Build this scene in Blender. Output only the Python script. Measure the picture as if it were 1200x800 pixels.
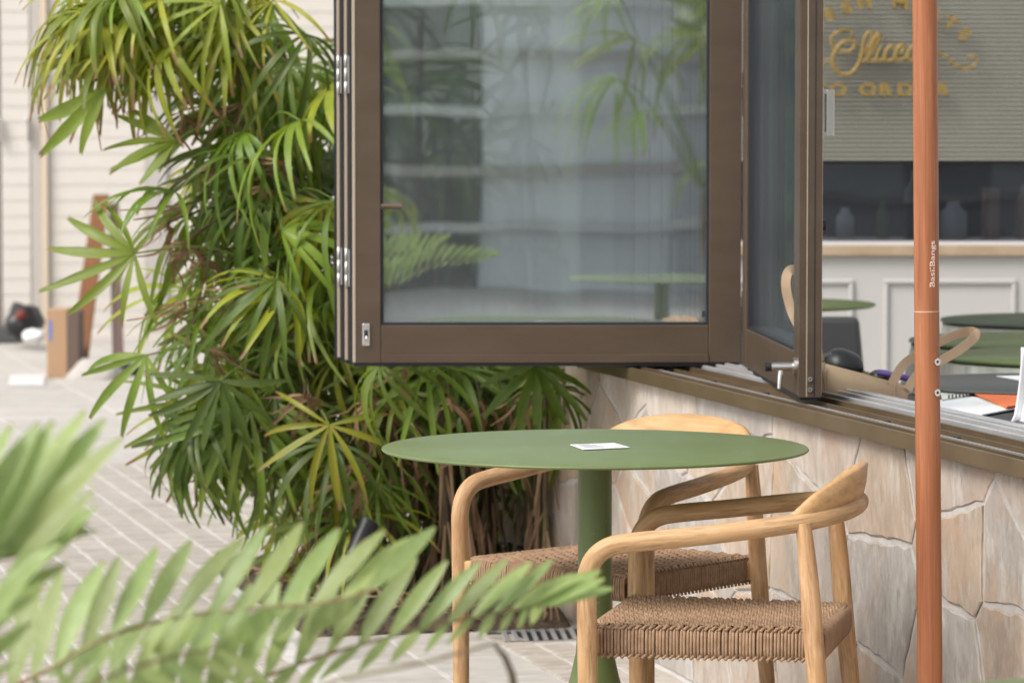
import bpy, math, random
from math import sin, cos, pi, radians, atan2, sqrt
from mathutils import Vector, Matrix
random.seed(7)
sc = bpy.context.scene
for o in list(bpy.data.objects): bpy.data.objects.remove(o)
C = sc.collection

# ------------------------------------------------------------------ camera
F = 4350.0; PITCH = math.atan(262/F); CAMH = 1.4
cd = bpy.data.cameras.new('camera'); cam = bpy.data.objects.new('camera', cd); C.objects.link(cam)
cam.location = (0, 0, CAMH); cam.rotation_euler = (pi/2 - PITCH, 0, 0)
cd.sensor_width = 36; cd.lens = F/1200*36; cd.clip_end = 500; cd.clip_start = 0.1
cd.dof.use_dof = True; cd.dof.focus_distance = 7.3; cd.dof.aperture_fstop = 7.5
sc.camera = cam
# ------------------------------------------------------------------ world, sun, exposure
w = bpy.data.worlds.new("World"); sc.world = w; w.use_nodes = True
nt = w.node_tree; bg = nt.nodes['Background']
sky = nt.nodes.new('ShaderNodeTexSky'); sky.sky_type = 'NISHITA'; sky.sun_disc = False
SUN_EL = radians(48); SUN_AZ = radians(-128)      # azimuth from +Y, clockwise; sun is to the left behind the camera
sky.sun_elevation = SUN_EL; sky.sun_rotation = SUN_AZ; sky.dust_density = 4; sky.air_density = 1.2
hs = nt.nodes.new('ShaderNodeHueSaturation'); hs.inputs['Saturation'].default_value = 0.22
nt.links.new(sky.outputs[0], hs.inputs['Color']); nt.links.new(hs.outputs[0], bg.inputs[0])
bg.inputs[1].default_value = 0.15
sl = bpy.data.lights.new('sun', 'SUN'); so = bpy.data.objects.new('sun', sl); C.objects.link(so)
sl.energy = 1.5; sl.angle = radians(25); sl.color = (1, .95, .88)
sd = Vector((sin(SUN_AZ)*cos(SUN_EL), cos(SUN_AZ)*cos(SUN_EL), sin(SUN_EL)))
so.rotation_euler = sd.to_track_quat('Z', 'Y').to_euler(); so.location = sd*20
sc.view_settings.view_transform = 'Standard'; sc.view_settings.look = 'None'
sc.view_settings.exposure = 0.55; sc.view_settings.gamma = 1
sc.render.engine = 'CYCLES'
sc.cycles.transparent_max_bounces = 32; sc.cycles.max_bounces = 10

# ------------------------------------------------------------------ helpers
def at(px, py, Y):
    "world point at depth Y seen at photograph position px,py"
    u = (px-600)/F; v = (400-py)/F
    d = Vector((u, cos(PITCH)+v*sin(PITCH), -sin(PITCH)+v*cos(PITCH)))
    return Vector((0, 0, CAMH)) + d*(Y/d.y)
def on(px, py, h):
    u = (px-600)/F; v = (400-py)/F
    d = Vector((u, cos(PITCH)+v*sin(PITCH), -sin(PITCH)+v*cos(PITCH)))
    return Vector((0, 0, CAMH)) + d*((h-CAMH)/d.z)

class MB:
    def __init__(s): s.v = []; s.f = []; s.uv = []; s.sm = []
    def add(s, vs, fs, uvs=None, smooth=False):
        b = len(s.v); s.v += [Vector(v) for v in vs]
        for i, f in enumerate(fs):
            s.f.append([b+k for k in f]); s.sm.append(smooth)
            s.uv.append(uvs[i] if uvs else [(0, 0)]*len(f))
        return s
    def box(s, lo, hi, M=None):
        x0, y0, z0 = lo; x1, y1, z1 = hi
        vs = [Vector(p) for p in ((x0,y0,z0),(x1,y0,z0),(x1,y1,z0),(x0,y1,z0),(x0,y0,z1),(x1,y0,z1),(x1,y1,z1),(x0,y1,z1))]
        if M: vs = [M @ v for v in vs]
        return s.add(vs, [(3,2,1,0),(4,5,6,7),(0,1,5,4),(1,2,6,5),(2,3,7,6),(3,0,4,7)])
    def tube(s, pts, rad, n=10, caps=True, flat=1.0, smooth=True, up=None, v0=0):
        pts = [Vector(p) for p in pts]; m = len(pts)
        if not hasattr(rad, '__len__'): rad = [rad]*m
        t0 = (pts[1]-pts[0]).normalized(); off = v0
        ref = Vector(up) if up else (Vector((0,0,1)) if abs(t0.z) < .9 else Vector((1,0,0)))
        nrm = (ref - t0*ref.dot(t0)).normalized()
        vs = []; L = off; Ls = []
        for i in range(m):
            t = (pts[min(i+1,m-1)]-pts[max(i-1,0)]).normalized()
            nrm = (nrm - t*nrm.dot(t)).normalized(); bn = t.cross(nrm)
            if i: L += (pts[i]-pts[i-1]).length
            Ls.append(L)
            for k in range(n):
                a = 2*pi*k/n
                vs.append(pts[i] + (nrm*cos(a)*flat + bn*sin(a))*rad[i])
        fs = []; uv = []
        c = 2*pi*max(rad)
        for i in range(m-1):
            for k in range(n):
                k2 = (k+1) % n
                fs.append((i*n+k, i*n+k2, (i+1)*n+k2, (i+1)*n+k))
                uv.append([(k/n*c, Ls[i]), ((k+1)/n*c, Ls[i]), ((k+1)/n*c, Ls[i+1]), (k/n*c, Ls[i+1])])
        s.add(vs, fs, uv, smooth)
        if caps:
            s.add(vs[:n], [list(range(n))[::-1]]); s.add(vs[(m-1)*n:], [list(range(n))])
        return s
    def lathe(s, prof, n=48, c=(0,0,0), smooth=True):
        vs = []; fs = []
        for r, z in prof:
            for k in range(n):
                a = 2*pi*k/n; vs.append((c[0]+r*cos(a), c[1]+r*sin(a), c[2]+z))
        for i in range(len(prof)-1):
            for k in range(n):
                k2 = (k+1) % n
                fs.append((i*n+k, i*n+k2, (i+1)*n+k2, (i+1)*n+k))
        return s.add(vs, fs, None, smooth)
    def mesh(s, name):
        me = bpy.data.meshes.new(name); me.from_pydata(s.v, [], s.f)
        uvl = me.uv_layers.new(name='UVMap')
        flat = [c for f in s.uv for p in f for c in p]
        uvl.data.foreach_set('uv', flat)
        me.polygons.foreach_set('use_smooth', s.sm); me.update()
        return me
    def build(s, name, mat, parent=None, bevel=0, mesh=None):
        me = mesh or s.mesh(name)
        if mat and not me.materials: me.materials.append(mat)
        o = bpy.data.objects.new(name, me); C.objects.link(o)
        if parent: o.parent = parent
        if bevel:
            b = o.modifiers.new('bevel', 'BEVEL'); b.width = bevel; b.segments = 2; b.limit_method = 'ANGLE'
        return o
def link(name, me, parent=None, M=None):
    o = bpy.data.objects.new(name, me); C.objects.link(o)
    if parent: o.parent = parent
    if M is not None: o.matrix_local = M
    return o
def tag(o, label=None, cat=None, group=None, kind=None):
    if label: o['label'] = label
    if cat: o['category'] = cat
    if group: o['group'] = group
    if kind: o['kind'] = kind
    return o
def empty(name, loc=(0,0,0), rz=0):
    o = bpy.data.objects.new(name, None); C.objects.link(o); o.location = loc; o.rotation_euler = (0,0,rz)
    o.empty_display_size = .1
    return o
def copy_tree(o, parent=None):
    c = o.copy(); C.objects.link(c); c.parent = parent
    for ch in list(o.children): copy_tree(ch, c)
    return c
def smooth_path(pts, k=4):
    pts = [Vector(p) for p in pts]; out = []
    for i in range(len(pts)-1):
        p0 = pts[max(i-1,0)]; p1 = pts[i]; p2 = pts[i+1]; p3 = pts[min(i+2,len(pts)-1)]
        for j in range(k):
            t = j/k
            out.append(.5*((2*p1)+(-p0+p2)*t+(2*p0-5*p1+4*p2-p3)*t*t+(-p0+3*p1-3*p2+p3)*t**3))
    out.append(pts[-1]); return out

# ------------------------------------------------------------------ materials
def mat(name, col, rough=.5, metal=0, spec=.5, noise=None, bump=None, coords='Object', coat=0, sss=0):
    """noise = (scale xyz, col2, lo, hi, detail) ; bump = (scale xyz, strength, distance)"""
    m = bpy.data.materials.new(name); m.use_nodes = True; t = m.node_tree; N = t.nodes; L = t.links
    p = N['Principled BSDF']
    p.inputs['Base Color'].default_value = (*col, 1); p.inputs['Roughness'].default_value = rough
    p.inputs['Metallic'].default_value = metal; p.inputs['Specular IOR Level'].default_value = spec
    p.inputs['Coat Weight'].default_value = coat
    tc = N.new('ShaderNodeTexCoord'); src = tc.outputs[coords]
    cur = None
    if noise:
        for nz in (noise if isinstance(noise, list) else [noise]):
            sxyz, c2, lo, hi, det = nz
            mp = N.new('ShaderNodeMapping'); mp.inputs['Scale'].default_value = sxyz; L.new(src, mp.inputs[0])
            n = N.new('ShaderNodeTexNoise'); n.inputs['Scale'].default_value = 1; n.inputs['Detail'].default_value = det
            n.inputs['Roughness'].default_value = .65
            L.new(mp.outputs[0], n.inputs['Vector'])
            r = N.new('ShaderNodeMapRange'); r.inputs[1].default_value = lo; r.inputs[2].default_value = hi
            L.new(n.outputs[0], r.inputs[0])
            mx = N.new('ShaderNodeMix'); mx.data_type = 'RGBA'
            L.new(r.outputs[0], mx.inputs[0])
            if cur: L.new(cur, mx.inputs[6])
            else: mx.inputs[6].default_value = (*col, 1)
            mx.inputs[7].default_value = (*c2, 1); cur = mx.outputs[2]
        L.new(cur, p.inputs['Base Color'])
    if bump:
        sxyz, st, dist = bump
        mp = N.new('ShaderNodeMapping'); mp.inputs['Scale'].default_value = sxyz; L.new(src, mp.inputs[0])
        n = N.new('ShaderNodeTexNoise'); n.inputs['Scale'].default_value = 1; n.inputs['Detail'].default_value = 6
        L.new(mp.outputs[0], n.inputs['Vector'])
        b = N.new('ShaderNodeBump'); b.inputs['Strength'].default_value = st; b.inputs['Distance'].default_value = dist
        L.new(n.outputs[0], b.inputs['Height']); L.new(b.outputs[0], p.inputs['Normal'])
    return m
def vary(m, amt=.12, hue=.02):
    "colour varies from object to object"
    t = m.node_tree; N = t.nodes; L = t.links; p = N['Principled BSDF']
    oi = N.new('ShaderNodeObjectInfo'); h = N.new('ShaderNodeHueSaturation')
    r = N.new('ShaderNodeMapRange'); r.inputs[3].default_value = 1-amt; r.inputs[4].default_value = 1+amt
    L.new(oi.outputs['Random'], r.inputs[0]); L.new(r.outputs[0], h.inputs['Value'])
    ml = N.new('ShaderNodeMath'); ml.operation = 'MULTIPLY'; ml.inputs[1].default_value = 7.13; L.new(oi.outputs['Random'], ml.inputs[0])
    fr = N.new('ShaderNodeMath'); fr.operation = 'FRACT'; L.new(ml.outputs[0], fr.inputs[0])
    r2 = N.new('ShaderNodeMapRange'); r2.inputs[3].default_value = .5-hue; r2.inputs[4].default_value = .5+hue
    L.new(fr.outputs[0], r2.inputs[0]); L.new(r2.outputs[0], h.inputs['Hue'])
    if p.inputs['Base Color'].is_linked:
        s_ = p.inputs['Base Color'].links[0].from_socket; L.new(s_, h.inputs['Color'])
    else: h.inputs['Color'].default_value = p.inputs['Base Color'].default_value
    L.new(h.outputs[0], p.inputs['Base Color'])
    # shift the texture per object too
    for n in list(N):
        if n.type == 'MAPPING':
            cb = N.new('ShaderNodeCombineXYZ'); m3 = N.new('ShaderNodeMath'); m3.operation = 'MULTIPLY'; m3.inputs[1].default_value = 37
            L.new(oi.outputs['Random'], m3.inputs[0])
            for k in range(3): L.new(m3.outputs[0], cb.inputs[k])
            L.new(cb.outputs[0], n.inputs['Location'])
    return m
def leafmat(name, col, col2, tip, tipfrom=.9, rough=.33, trans=.32, var=.25, hue=.02):
    m = mat(name, col, rough, spec=.5, noise=((9,9,9), col2, .35, .7, 3))
    vary(m, var, hue)
    t = m.node_tree; N = t.nodes; L = t.links; p = N['Principled BSDF']
    src = p.inputs['Base Color'].links[0].from_socket
    uv = N.new('ShaderNodeUVMap'); sp = N.new('ShaderNodeSeparateXYZ'); L.new(uv.outputs[0], sp.inputs[0])
    # ribs along the blade
    wv = N.new('ShaderNodeMath'); wv.operation = 'MULTIPLY'; wv.inputs[1].default_value = 40; L.new(sp.outputs[0], wv.inputs[0])
    sn = N.new('ShaderNodeMath'); sn.operation = 'SINE'; L.new(wv.outputs[0], sn.inputs[0])
    bp = N.new('ShaderNodeBump'); bp.inputs['Strength'].default_value = .25; bp.inputs['Distance'].default_value = .002
    L.new(sn.outputs[0], bp.inputs['Height']); L.new(bp.outputs[0], p.inputs['Normal'])
    nz = N.new('ShaderNodeTexNoise'); nz.inputs['Scale'].default_value = 25
    tc = N.new('ShaderNodeTexCoord'); L.new(tc.outputs['Object'], nz.inputs[0])
    ad = N.new('ShaderNodeMath'); ad.operation = 'MULTIPLY_ADD'; ad.inputs[1].default_value = .25; L.new(nz.outputs[0], ad.inputs[0]); L.new(sp.outputs[1], ad.inputs[2])
    r = N.new('ShaderNodeMapRange'); r.inputs[1].default_value = tipfrom+.1; r.inputs[2].default_value = tipfrom+.17; L.new(ad.outputs[0], r.inputs[0])
    mx = N.new('ShaderNodeMix'); mx.data_type = 'RGBA'; L.new(r.outputs[0], mx.inputs[0]); L.new(src, mx.inputs[6]); mx.inputs[7].default_value = (*tip, 1)
    L.new(mx.outputs[2], p.inputs['Base Color'])
    tr = N.new('ShaderNodeBsdfTranslucent'); hs_ = N.new('ShaderNodeHueSaturation'); hs_.inputs['Value'].default_value = 1.5; hs_.inputs['Saturation'].default_value = 1.1
    L.new(mx.outputs[2], hs_.inputs['Color']); L.new(hs_.outputs[0], tr.inputs[0])
    ms = N.new('ShaderNodeMixShader'); ms.inputs[0].default_value = trans
    L.new(p.outputs[0], ms.inputs[1]); L.new(tr.outputs[0], ms.inputs[2]); L.new(ms.outputs[0], N['Material Output'].inputs[0])
    return m
def glassmat(name, tint, refl, rough=.0, haze=0.0, ior=1.5):
    m = bpy.data.materials.new(name); m.use_nodes = True; t = m.node_tree; N = t.nodes; L = t.links
    N.remove(N['Principled BSDF'])
    tr = N.new('ShaderNodeBsdfTransparent'); tr.inputs[0].default_value = (*tint, 1)
    gl = N.new('ShaderNodeBsdfGlossy'); gl.inputs['Roughness'].default_value = rough; gl.inputs[0].default_value = (.93,.97,1,1)
    tc = N.new('ShaderNodeTexCoord'); mp = N.new('ShaderNodeMapping'); mp.inputs['Scale'].default_value = (3,3,1.2); L.new(tc.outputs['Object'], mp.inputs[0])
    nz = N.new('ShaderNodeTexNoise'); nz.inputs['Scale'].default_value = 1.0; nz.inputs['Detail'].default_value = 1; L.new(mp.outputs[0], nz.inputs[0])
    bp = N.new('ShaderNodeBump'); bp.inputs['Strength'].default_value = .12; bp.inputs['Distance'].default_value = .01; L.new(nz.outputs[0], bp.inputs['Height']); L.new(bp.outputs[0], gl.inputs['Normal'])
    fr = N.new('ShaderNodeFresnel'); fr.inputs[0].default_value = ior
    ad = N.new('ShaderNodeMath'); ad.operation = 'ADD'; ad.inputs[1].default_value = refl; ad.use_clamp = True; L.new(fr.outputs[0], ad.inputs[0])
    mx = N.new('ShaderNodeMixShader'); L.new(ad.outputs[0], mx.inputs[0]); L.new(tr.outputs[0], mx.inputs[1]); L.new(gl.outputs[0], mx.inputs[2])
    out = mx.outputs[0]
    if haze:  # pale diffuse haze painted in for the whitish reflections on the panes
        df = N.new('ShaderNodeBsdfDiffuse'); df.inputs[0].default_value = (.72,.76,.78,1)
        n2 = N.new('ShaderNodeTexNoise'); n2.inputs['Scale'].default_value = 3; n2.inputs['Detail'].default_value = 6; L.new(tc.outputs['Object'], n2.inputs[0])
        r = N.new('ShaderNodeMapRange'); r.inputs[1].default_value = .3; r.inputs[2].default_value = .75; r.inputs[3].default_value = haze*.5; r.inputs[4].default_value = haze*1.4; L.new(n2.outputs[0], r.inputs[0])
        m2 = N.new('ShaderNodeMixShader'); L.new(r.outputs[0], m2.inputs[0]); L.new(out, m2.inputs[1]); L.new(df.outputs[0], m2.inputs[2]); out = m2.outputs[0]
    L.new(out, N['Material Output'].inputs[0])
    return m

M_teak = vary(mat('teak', (.50,.305,.155), .55, noise=[((70,11,1),(.26,.135,.06),.45,.72,7), ((220,14,1),(.60,.40,.23),.5,.75,3), ((12,5,1),(.38,.20,.08),.5,.8,2)], bump=((160,8,1),.25,.001), coords='UV', spec=.35), .05, .004)
M_teakb = mat('teak_board', (.52,.31,.14), .5, noise=[((8,60,60),(.34,.19,.08),.42,.72,6), ((3,9,14),(.60,.40,.21),.45,.8,3)], bump=((8,120,120),.2,.001), spec=.35)
M_cord = mat('cord', (.35,.225,.14), .75, noise=((60,60,60),(.24,.15,.09),.4,.7,4), spec=.25)
M_green = mat('green_powder_coat', (.122,.158,.048), .40, noise=[((4,4,4),(.135,.19,.07),.4,.7,6), ((30,6,6),(.145,.195,.08),.55,.75,6), ((160,160,160),(.24,.29,.17),.70,.76,2)], bump=((500,500,500),.08,.0004), spec=.45)
M_bronze = mat('bronze_aluminium', (.092,.064,.043), .40, metal=.35, noise=[((3,3,9),(.112,.08,.056),.4,.7,3), ((30,30,6),(.13,.105,.085),.66,.8,6)], bump=((300,300,300),.05,.0003))
M_bronzeL = mat('bronze_sill', (.20,.145,.085), .36, metal=.55, noise=((5,5,5),(.15,.105,.06),.4,.7,5))
M_endcap = mat('leaf_edge_aluminium', (.55,.46,.37), .3, metal=.5)
M_rubber = mat('black_gasket', (.012,.014,.02), .5)
M_steel = mat('stainless_steel', (.72,.71,.69), .24, metal=1)
M_hinge = mat('satin_hinge', (.62,.60,.56), .4, metal=.7)
M_alu = mat('silver_track', (.54,.54,.55), .36, metal=.5, noise=((6,6,6),(.44,.44,.45),.4,.7,4))
M_white = mat('white_paper', (.78,.78,.80), .6)
M_ink = mat('printed_ink', (.12,.12,.13), .6)
M_joint = mat('mortar', (.50,.475,.45), .85, noise=((20,20,20),(.42,.39,.36),.4,.7,4), bump=((90,90,90),.3,.002))
def stone_m(n, a, b, c):
    return vary(mat(n, a, .72, noise=[((5,5,3.4),b,.40,.62,8), ((11,11,6),c,.50,.68,9), ((40,40,16),(.30,.25,.21),.56,.78,5), ((3,3,2),(.46,.32,.22),.52,.72,4), ((9,9,5),(.36,.33,.30),.60,.74,8)], bump=((34,34,15),.9,.011), spec=.3), .08, .006)
M_st = [stone_m('stone_cream', (.47,.405,.345), (.36,.30,.25), (.55,.50,.45)),
        stone_m('stone_pink', (.45,.35,.28), (.34,.265,.21), (.51,.45,.39)),
        stone_m('stone_grey', (.42,.385,.35), (.32,.28,.25), (.53,.495,.46)),
        stone_m('stone_sand', (.48,.385,.30), (.37,.30,.235), (.49,.435,.375))]
M_pav = vary(mat('limestone_paver', (.42,.375,.33), .65, noise=[((4,26,4),(.28,.245,.21),.42,.7,6), ((30,50,30),(.52,.49,.45),.5,.8,5)], bump=((20,60,20),.5,.005), spec=.35), .09, .006)
M_slab = vary(mat('limestone_slab', (.46,.435,.40), .6, noise=[((3,7,3),(.36,.335,.305),.42,.7,6), ((14,22,14),(.55,.53,.5),.5,.8,6)], bump=((20,30,20),.5,.004), spec=.35), .06, .005)
M_grout = mat('pale_grout', (.56,.54,.52), .8, noise=((9,9,9),(.46,.44,.42),.4,.7,4))
M_mulch = mat('mulch', (.06,.042,.028), .95, noise=((25,25,25),(.13,.085,.05),.45,.7,6), bump=((40,40,40),1,.03))
M_paint = mat('cream_painted_board', (.61,.57,.52), .6, noise=((1.2,1.2,3),(.56,.52,.47),.4,.7,4))
M_paintg = mat('grey_painted_recess', (.44,.41,.38), .6)
M_cream = mat('cream_trim', (.60,.50,.38), .5)
M_plaster = mat('plaster', (.55,.53,.50), .8, noise=((3,3,3),(.48,.46,.43),.4,.7,5), bump=((30,30,30),.3,.004))
M_inwall = mat('interior_paint', (.46,.45,.43), .5)
M_marble = mat('brown_marble', (.36,.26,.17), .25, noise=[((5,5,5),(.42,.32,.22),.4,.6,6), ((2.2,2,2),(.34,.14,.08),.6,.72,3)])
M_dglass = mat('dark_glass', (.008,.009,.01), .04, spec=.6)
M_dark = mat('display_back', (.02,.02,.022), .5)
M_dgl = glassmat('smoked_glass', (.78,.79,.82), .05, haze=.0)
M_standin = [mat('standin_grey', (.30,.32,.35), .5), mat('standin_brown', (.20,.13,.09), .5), mat('standin_dark', (.04,.04,.045), .4), mat('standin_green', (.07,.11,.05), .5), mat('standin_pale', (.40,.42,.44), .5)]
M_slat = mat('ribbed_blind', (.15,.15,.118), .45, noise=((.9,.9,.5),(.23,.228,.20),.4,.68,2))
M_slate = mat('ribbed_blind_edge', (.34,.33,.28), .5)
M_gold = mat('gold_letter', (.26,.175,.045), .45, metal=.2)
M_pole = mat('varnished_hardwood', (.37,.135,.055), .5, noise=[((90,3,1),(.23,.07,.026),.40,.68,6), ((320,5,1),(.44,.19,.085),.5,.72,4), ((30,2,1),(.29,.095,.037),.42,.7,4)], coords='UV', coat=.05, bump=((400,8,1),.2,.0006))
M_canvas = mat('beige_canvas', (.42,.30,.20), .9, noise=((12,12,12),(.36,.25,.165),.4,.7,4), bump=((300,300,300),.3,.001))
M_black = mat('black_plastic', (.015,.015,.017), .4)
M_dkgrey = mat('charcoal_top', (.07,.07,.07), .5)
M_dkgreen = mat('dark_green_top', (.045,.065,.035), .4)
M_purple = mat('purple_plastic', (.14,.08,.32), .5)
M_orange = mat('orange_card', (.75,.16,.04), .6)
M_yellow = mat('yellow_card', (.75,.45,.03), .6)
M_cloth = mat('pale_linen', (.60,.60,.55), .9, noise=((8,8,2),(.42,.42,.38),.4,.7,3))
M_sack = mat('sack', (.42,.39,.36), .9)
M_card = mat('brown_cardboard', (.40,.25,.15), .85)
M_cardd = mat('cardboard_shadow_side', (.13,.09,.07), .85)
M_plank = mat('brown_plank', (.20,.09,.04), .8, spec=.2, noise=((30,30,2.5),(.13,.055,.025),.4,.7,5))
M_plastic = mat('thin_white_plastic', (.66,.66,.66), .4)
M_red = mat('red_fabric', (.16,.03,.02), .8)
M_blue = mat('blue_print', (.1,.2,.5), .7)
M_lg = [leafmat('palm_leaf_green', (.088,.150,.017), (.14,.205,.026), (.20,.13,.06), .99, var=.45, hue=.012),
        leafmat('palm_leaf_light', (.165,.235,.026), (.21,.28,.036), (.24,.16,.07), .965, var=.3),
        leafmat('palm_leaf_yellow', (.33,.33,.03), (.22,.27,.025), (.27,.16,.07), .90, var=.25),
        leafmat('palm_leaf_dead', (.38,.24,.14), (.24,.14,.08), (.22,.13,.07), .9, rough=.8, trans=.15, var=.3, hue=.01)]
M_cane = vary(mat('palm_cane', (.10,.075,.03), .8, noise=[((30,8,1),(.055,.033,.02),.4,.6,5), ((14,5,1),(.10,.13,.03),.55,.7,3)], coords='UV', bump=((40,60,1),.8,.004)), .3, .01)
M_pet = mat('petiole', (.13,.19,.035), .5)
M_zam = leafmat('cycad_leaflet', (.25,.32,.105), (.30,.37,.15), (.24,.22,.08), .97, rough=.32, trans=.30, var=.2, hue=.012)
M_rach = mat('cycad_rachis', (.22,.20,.08), .6, noise=((20,20,20),(.20,.09,.04),.45,.6,3))
M_glass = glassmat('window_glass', (.93,.96,.95), .28, haze=.045)
M_glass2 = glassmat('window_glass_clear', (.92,.96,.93), .07, haze=.02, ior=1.01)

# ------------------------------------------------------------------ wall frame of reference
TH = math.atan(.2519); W0 = Vector((.23, 10.06, 0))
WM = Matrix.Translation(W0) @ Matrix.Rotation(TH, 4, 'Z')     # local x = into the room, local y = away along the wall
def WL(t, s, z=0): return WM @ Vector((t, s, z))
GM = WM.inverted()
def wempty(name):
    o = empty(name); o.matrix_world = WM; return o

# ------------------------------------------------------------------ ground
g = MB(); g.add([(-60,-40,-.0045),(60,-40,-.0045),(60,120,-.0045),(-60,120,-.0045)], [(0,1,2,3)])
ground = tag(g.build('ground', M_grout), kind='structure')
BED = (-.78, -.02, .12, 1.75)      # t0,t1,s0,s1 of the planting bed
def inbed(t0,t1,s0,s1): return t0 < BED[1] and t1 > BED[0] and s0 < BED[3] and s1 > BED[2]
pavement = wempty('pavement'); tag(pavement, kind='structure')
def slab_mesh(w, l, h=.016, name='paver', m=M_pav, r=None):
    b = .004; mb = MB()
    rr = r or random
    j = [rr.uniform(-.002,.002) for _ in range(8)]
    o = [(0+j[0],0+j[1]),(w+j[2],0+j[3]),(w+j[4],l+j[5]),(0+j[6],l+j[7])]
    i = [(b,b),(w-b,b),(w-b,l-b),(b,l-b)]
    vs = [(x,y,-h) for x,y in o]+[(x,y,-.002) for x,y in o]+[(x,y,0) for x,y in i]
    fs = [(0,1,5,4),(1,2,6,5),(2,3,7,6),(3,0,4,7),(4,5,9,8),(5,6,10,9),(6,7,11,10),(7,4,8,11),(8,9,10,11)]
    mb.add(vs, fs); return mb
pv = [slab_mesh(.088, .118).mesh('paver') for _ in range(6)]
for m_ in pv: m_.materials.append(M_pav)
CW, CL = .1, .122
cells = []
rest = MB(); 
t = -.012-CW
nx = 0
while t > -4.2:
    s = -5.2
    off = random.uniform(0, CL)
    while s < 5.15:
        ss = s+off
        slabzone = (-.93 < t < -.32 and ss < .1-.02)
        if not slabzone and not inbed(t, t+CW, ss, ss+CL) and not (t > -.30 and -.14 < ss+CL and ss < .105):
            c = WL(t+CW/2, ss+CL/2)
            # position in the picture
            dep = c.y; px = 600 + c.x/dep*F; py = 138 + CAMH*F/dep
            vis = -40 < px < 1240 and 500 < py < 830
            cells.append((0 if (vis and (px < 350 or (560 < px < 820))) else 1, py, t, ss))
        s += CL
    t -= CW
cells.sort(key=lambda c: (c[0], -c[1] if c[1] < 830 else 0))
for k, (v_, py, t, s) in enumerate(cells):
    if k < 290 and v_ == 0:
        o = link('paver', random.choice(pv), pavement, Matrix.Translation((t+.006+random.uniform(-.001,.001), s+.002, random.uniform(-.002,.001))))
    else:
        mb = slab_mesh(.088, .118); dz = random.uniform(-.002,.001)
        rest.add([v+Vector((t+.006, s+.002, dz)) for v in mb.v], mb.f)
ro = rest.build('paver_field', M_pav, pavement); ro['kind'] = 'stuff'
# large slabs: band beside the table and far area
def slabs(t0, t1, s0, s1, wt, ls, gap=.008):
    t = t0
    while t < t1-.02:
        s = s0 + random.uniform(-ls*.5, 0)
        while s < s1:
            a = max(s, s0); b = min(s+ls, s1)
            c = WL(t+wt/2, (a+b)/2); px = 600+c.x/max(c.y,.1)*F; 
            if b-a > .03 and c.y > 3 and -500 < px < 1500:
                mb = slab_mesh(min(wt, t1-t)-gap, b-a-gap)
                o = mb.build('paving_slab', M_slab, pavement); o.location = (t+gap/2, a+gap/2, random.uniform(-.0015,.0015))
            s += ls
        t += wt
slabs(-.93+.08, -.31, -5.2, .1, .27, .55, .012)
slabs(-4.2, -1.35, 5.25, 14.5, .57, .9, .012)
slabs(-1.35, 1.5, 5.25, 14.5, .57, .9, .012)
slabs(-9.5, -4.2, 2.0, 14.5, .66, .9, .012)
b = MB()
n = 30
vs = []; fs = []
for i in range(n+1):
    for j in range(n+1):
        t = BED[0]+(BED[1]-BED[0])*i/n; s = BED[2]+(BED[3]-BED[2])*j/n
        e = min(i, j, n-i, n-j)/n
        vs.append((t, s, -.005+min(e*1.2,.04)+random.uniform(-.008,.012)))
for i in range(n):
    for j in range(n): a = i*(n+1)+j; fs.append((a, a+n+1, a+n+2, a+1))
b.add(vs, fs, None, True)
bed = b.build('planting_bed', M_mulch); bed.matrix_world = WM; tag(bed, kind='structure')
# drain grate across the paving in front of the bed
gr = wempty('drain_grate'); tag(gr, 'narrow steel drain grate with slanted slots set in the paving before the palm bed', 'drain grate')
fr = MB(); fr.box((-.29,-.135,-.015),(-.02,-.115,.002)); fr.box((-.29,.085,-.015),(-.02,.105,.002)); fr.build('frame', M_steel, gr)
for k in range(8):
    t = -.285+k*.027
    bb = MB(); p = [(t,-.115),(t+.012,-.115),(t+.052,.085),(t+.04,.085)]
    bb.add([(x,y,-.015) for x,y in p]+[(x,y,.003) for x,y in p], [(3,2,1,0),(4,5,6,7),(0,1,5,4),(1,2,6,5),(2,3,7,6),(3,0,4,7)])
    bb.build('bar', M_alu, gr)
bb = MB(); bb.add([(-.29,-.115,-.0035),(-.02,-.115,-.0035),(-.02,.085,-.0035),(-.29,.085,-.0035)],[(0,1,2,3)]); bb.build('channel', M_rubber, gr)

# ------------------------------------------------------------------ stone wall under the window
def clip(poly, p, nrm):
    out = []
    for i in range(len(poly)):
        a = poly[i]; b_ = poly[(i+1) % len(poly)]
        da = (a-p).dot(nrm); db = (b_-p).dot(nrm)
        if da <= 0: out.append(a)
        if (da < 0 < db) or (db < 0 < da): out.append(a+(b_-a)*(da/(da-db)))
    return out
S0, S1, WH = -5.6, 1.7, .715
wall = wempty('stone_clad_wall'); tag(wall, 'low wall clad in irregular beige stone slabs below the long window sill', 'wall')
mb = MB(); mb.box((.0032, S0, -.1), (.26, S1, WH)); mb.build('mortar_bed', M_joint, wall)
rs = random.Random(21)
seeds = []
tries = 0
while len(seeds) < 64 and tries < 9000:
    tries += 1
    p = Vector((rs.uniform(S0, S1), rs.uniform(-.02, WH+.02)))
    if all(((p.x-q.x)/1.6)**2+((p.y-q.y)/.95)**2 > rs.choice((.10,.17,.23))**2 for q in seeds): seeds.append(p)
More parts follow.
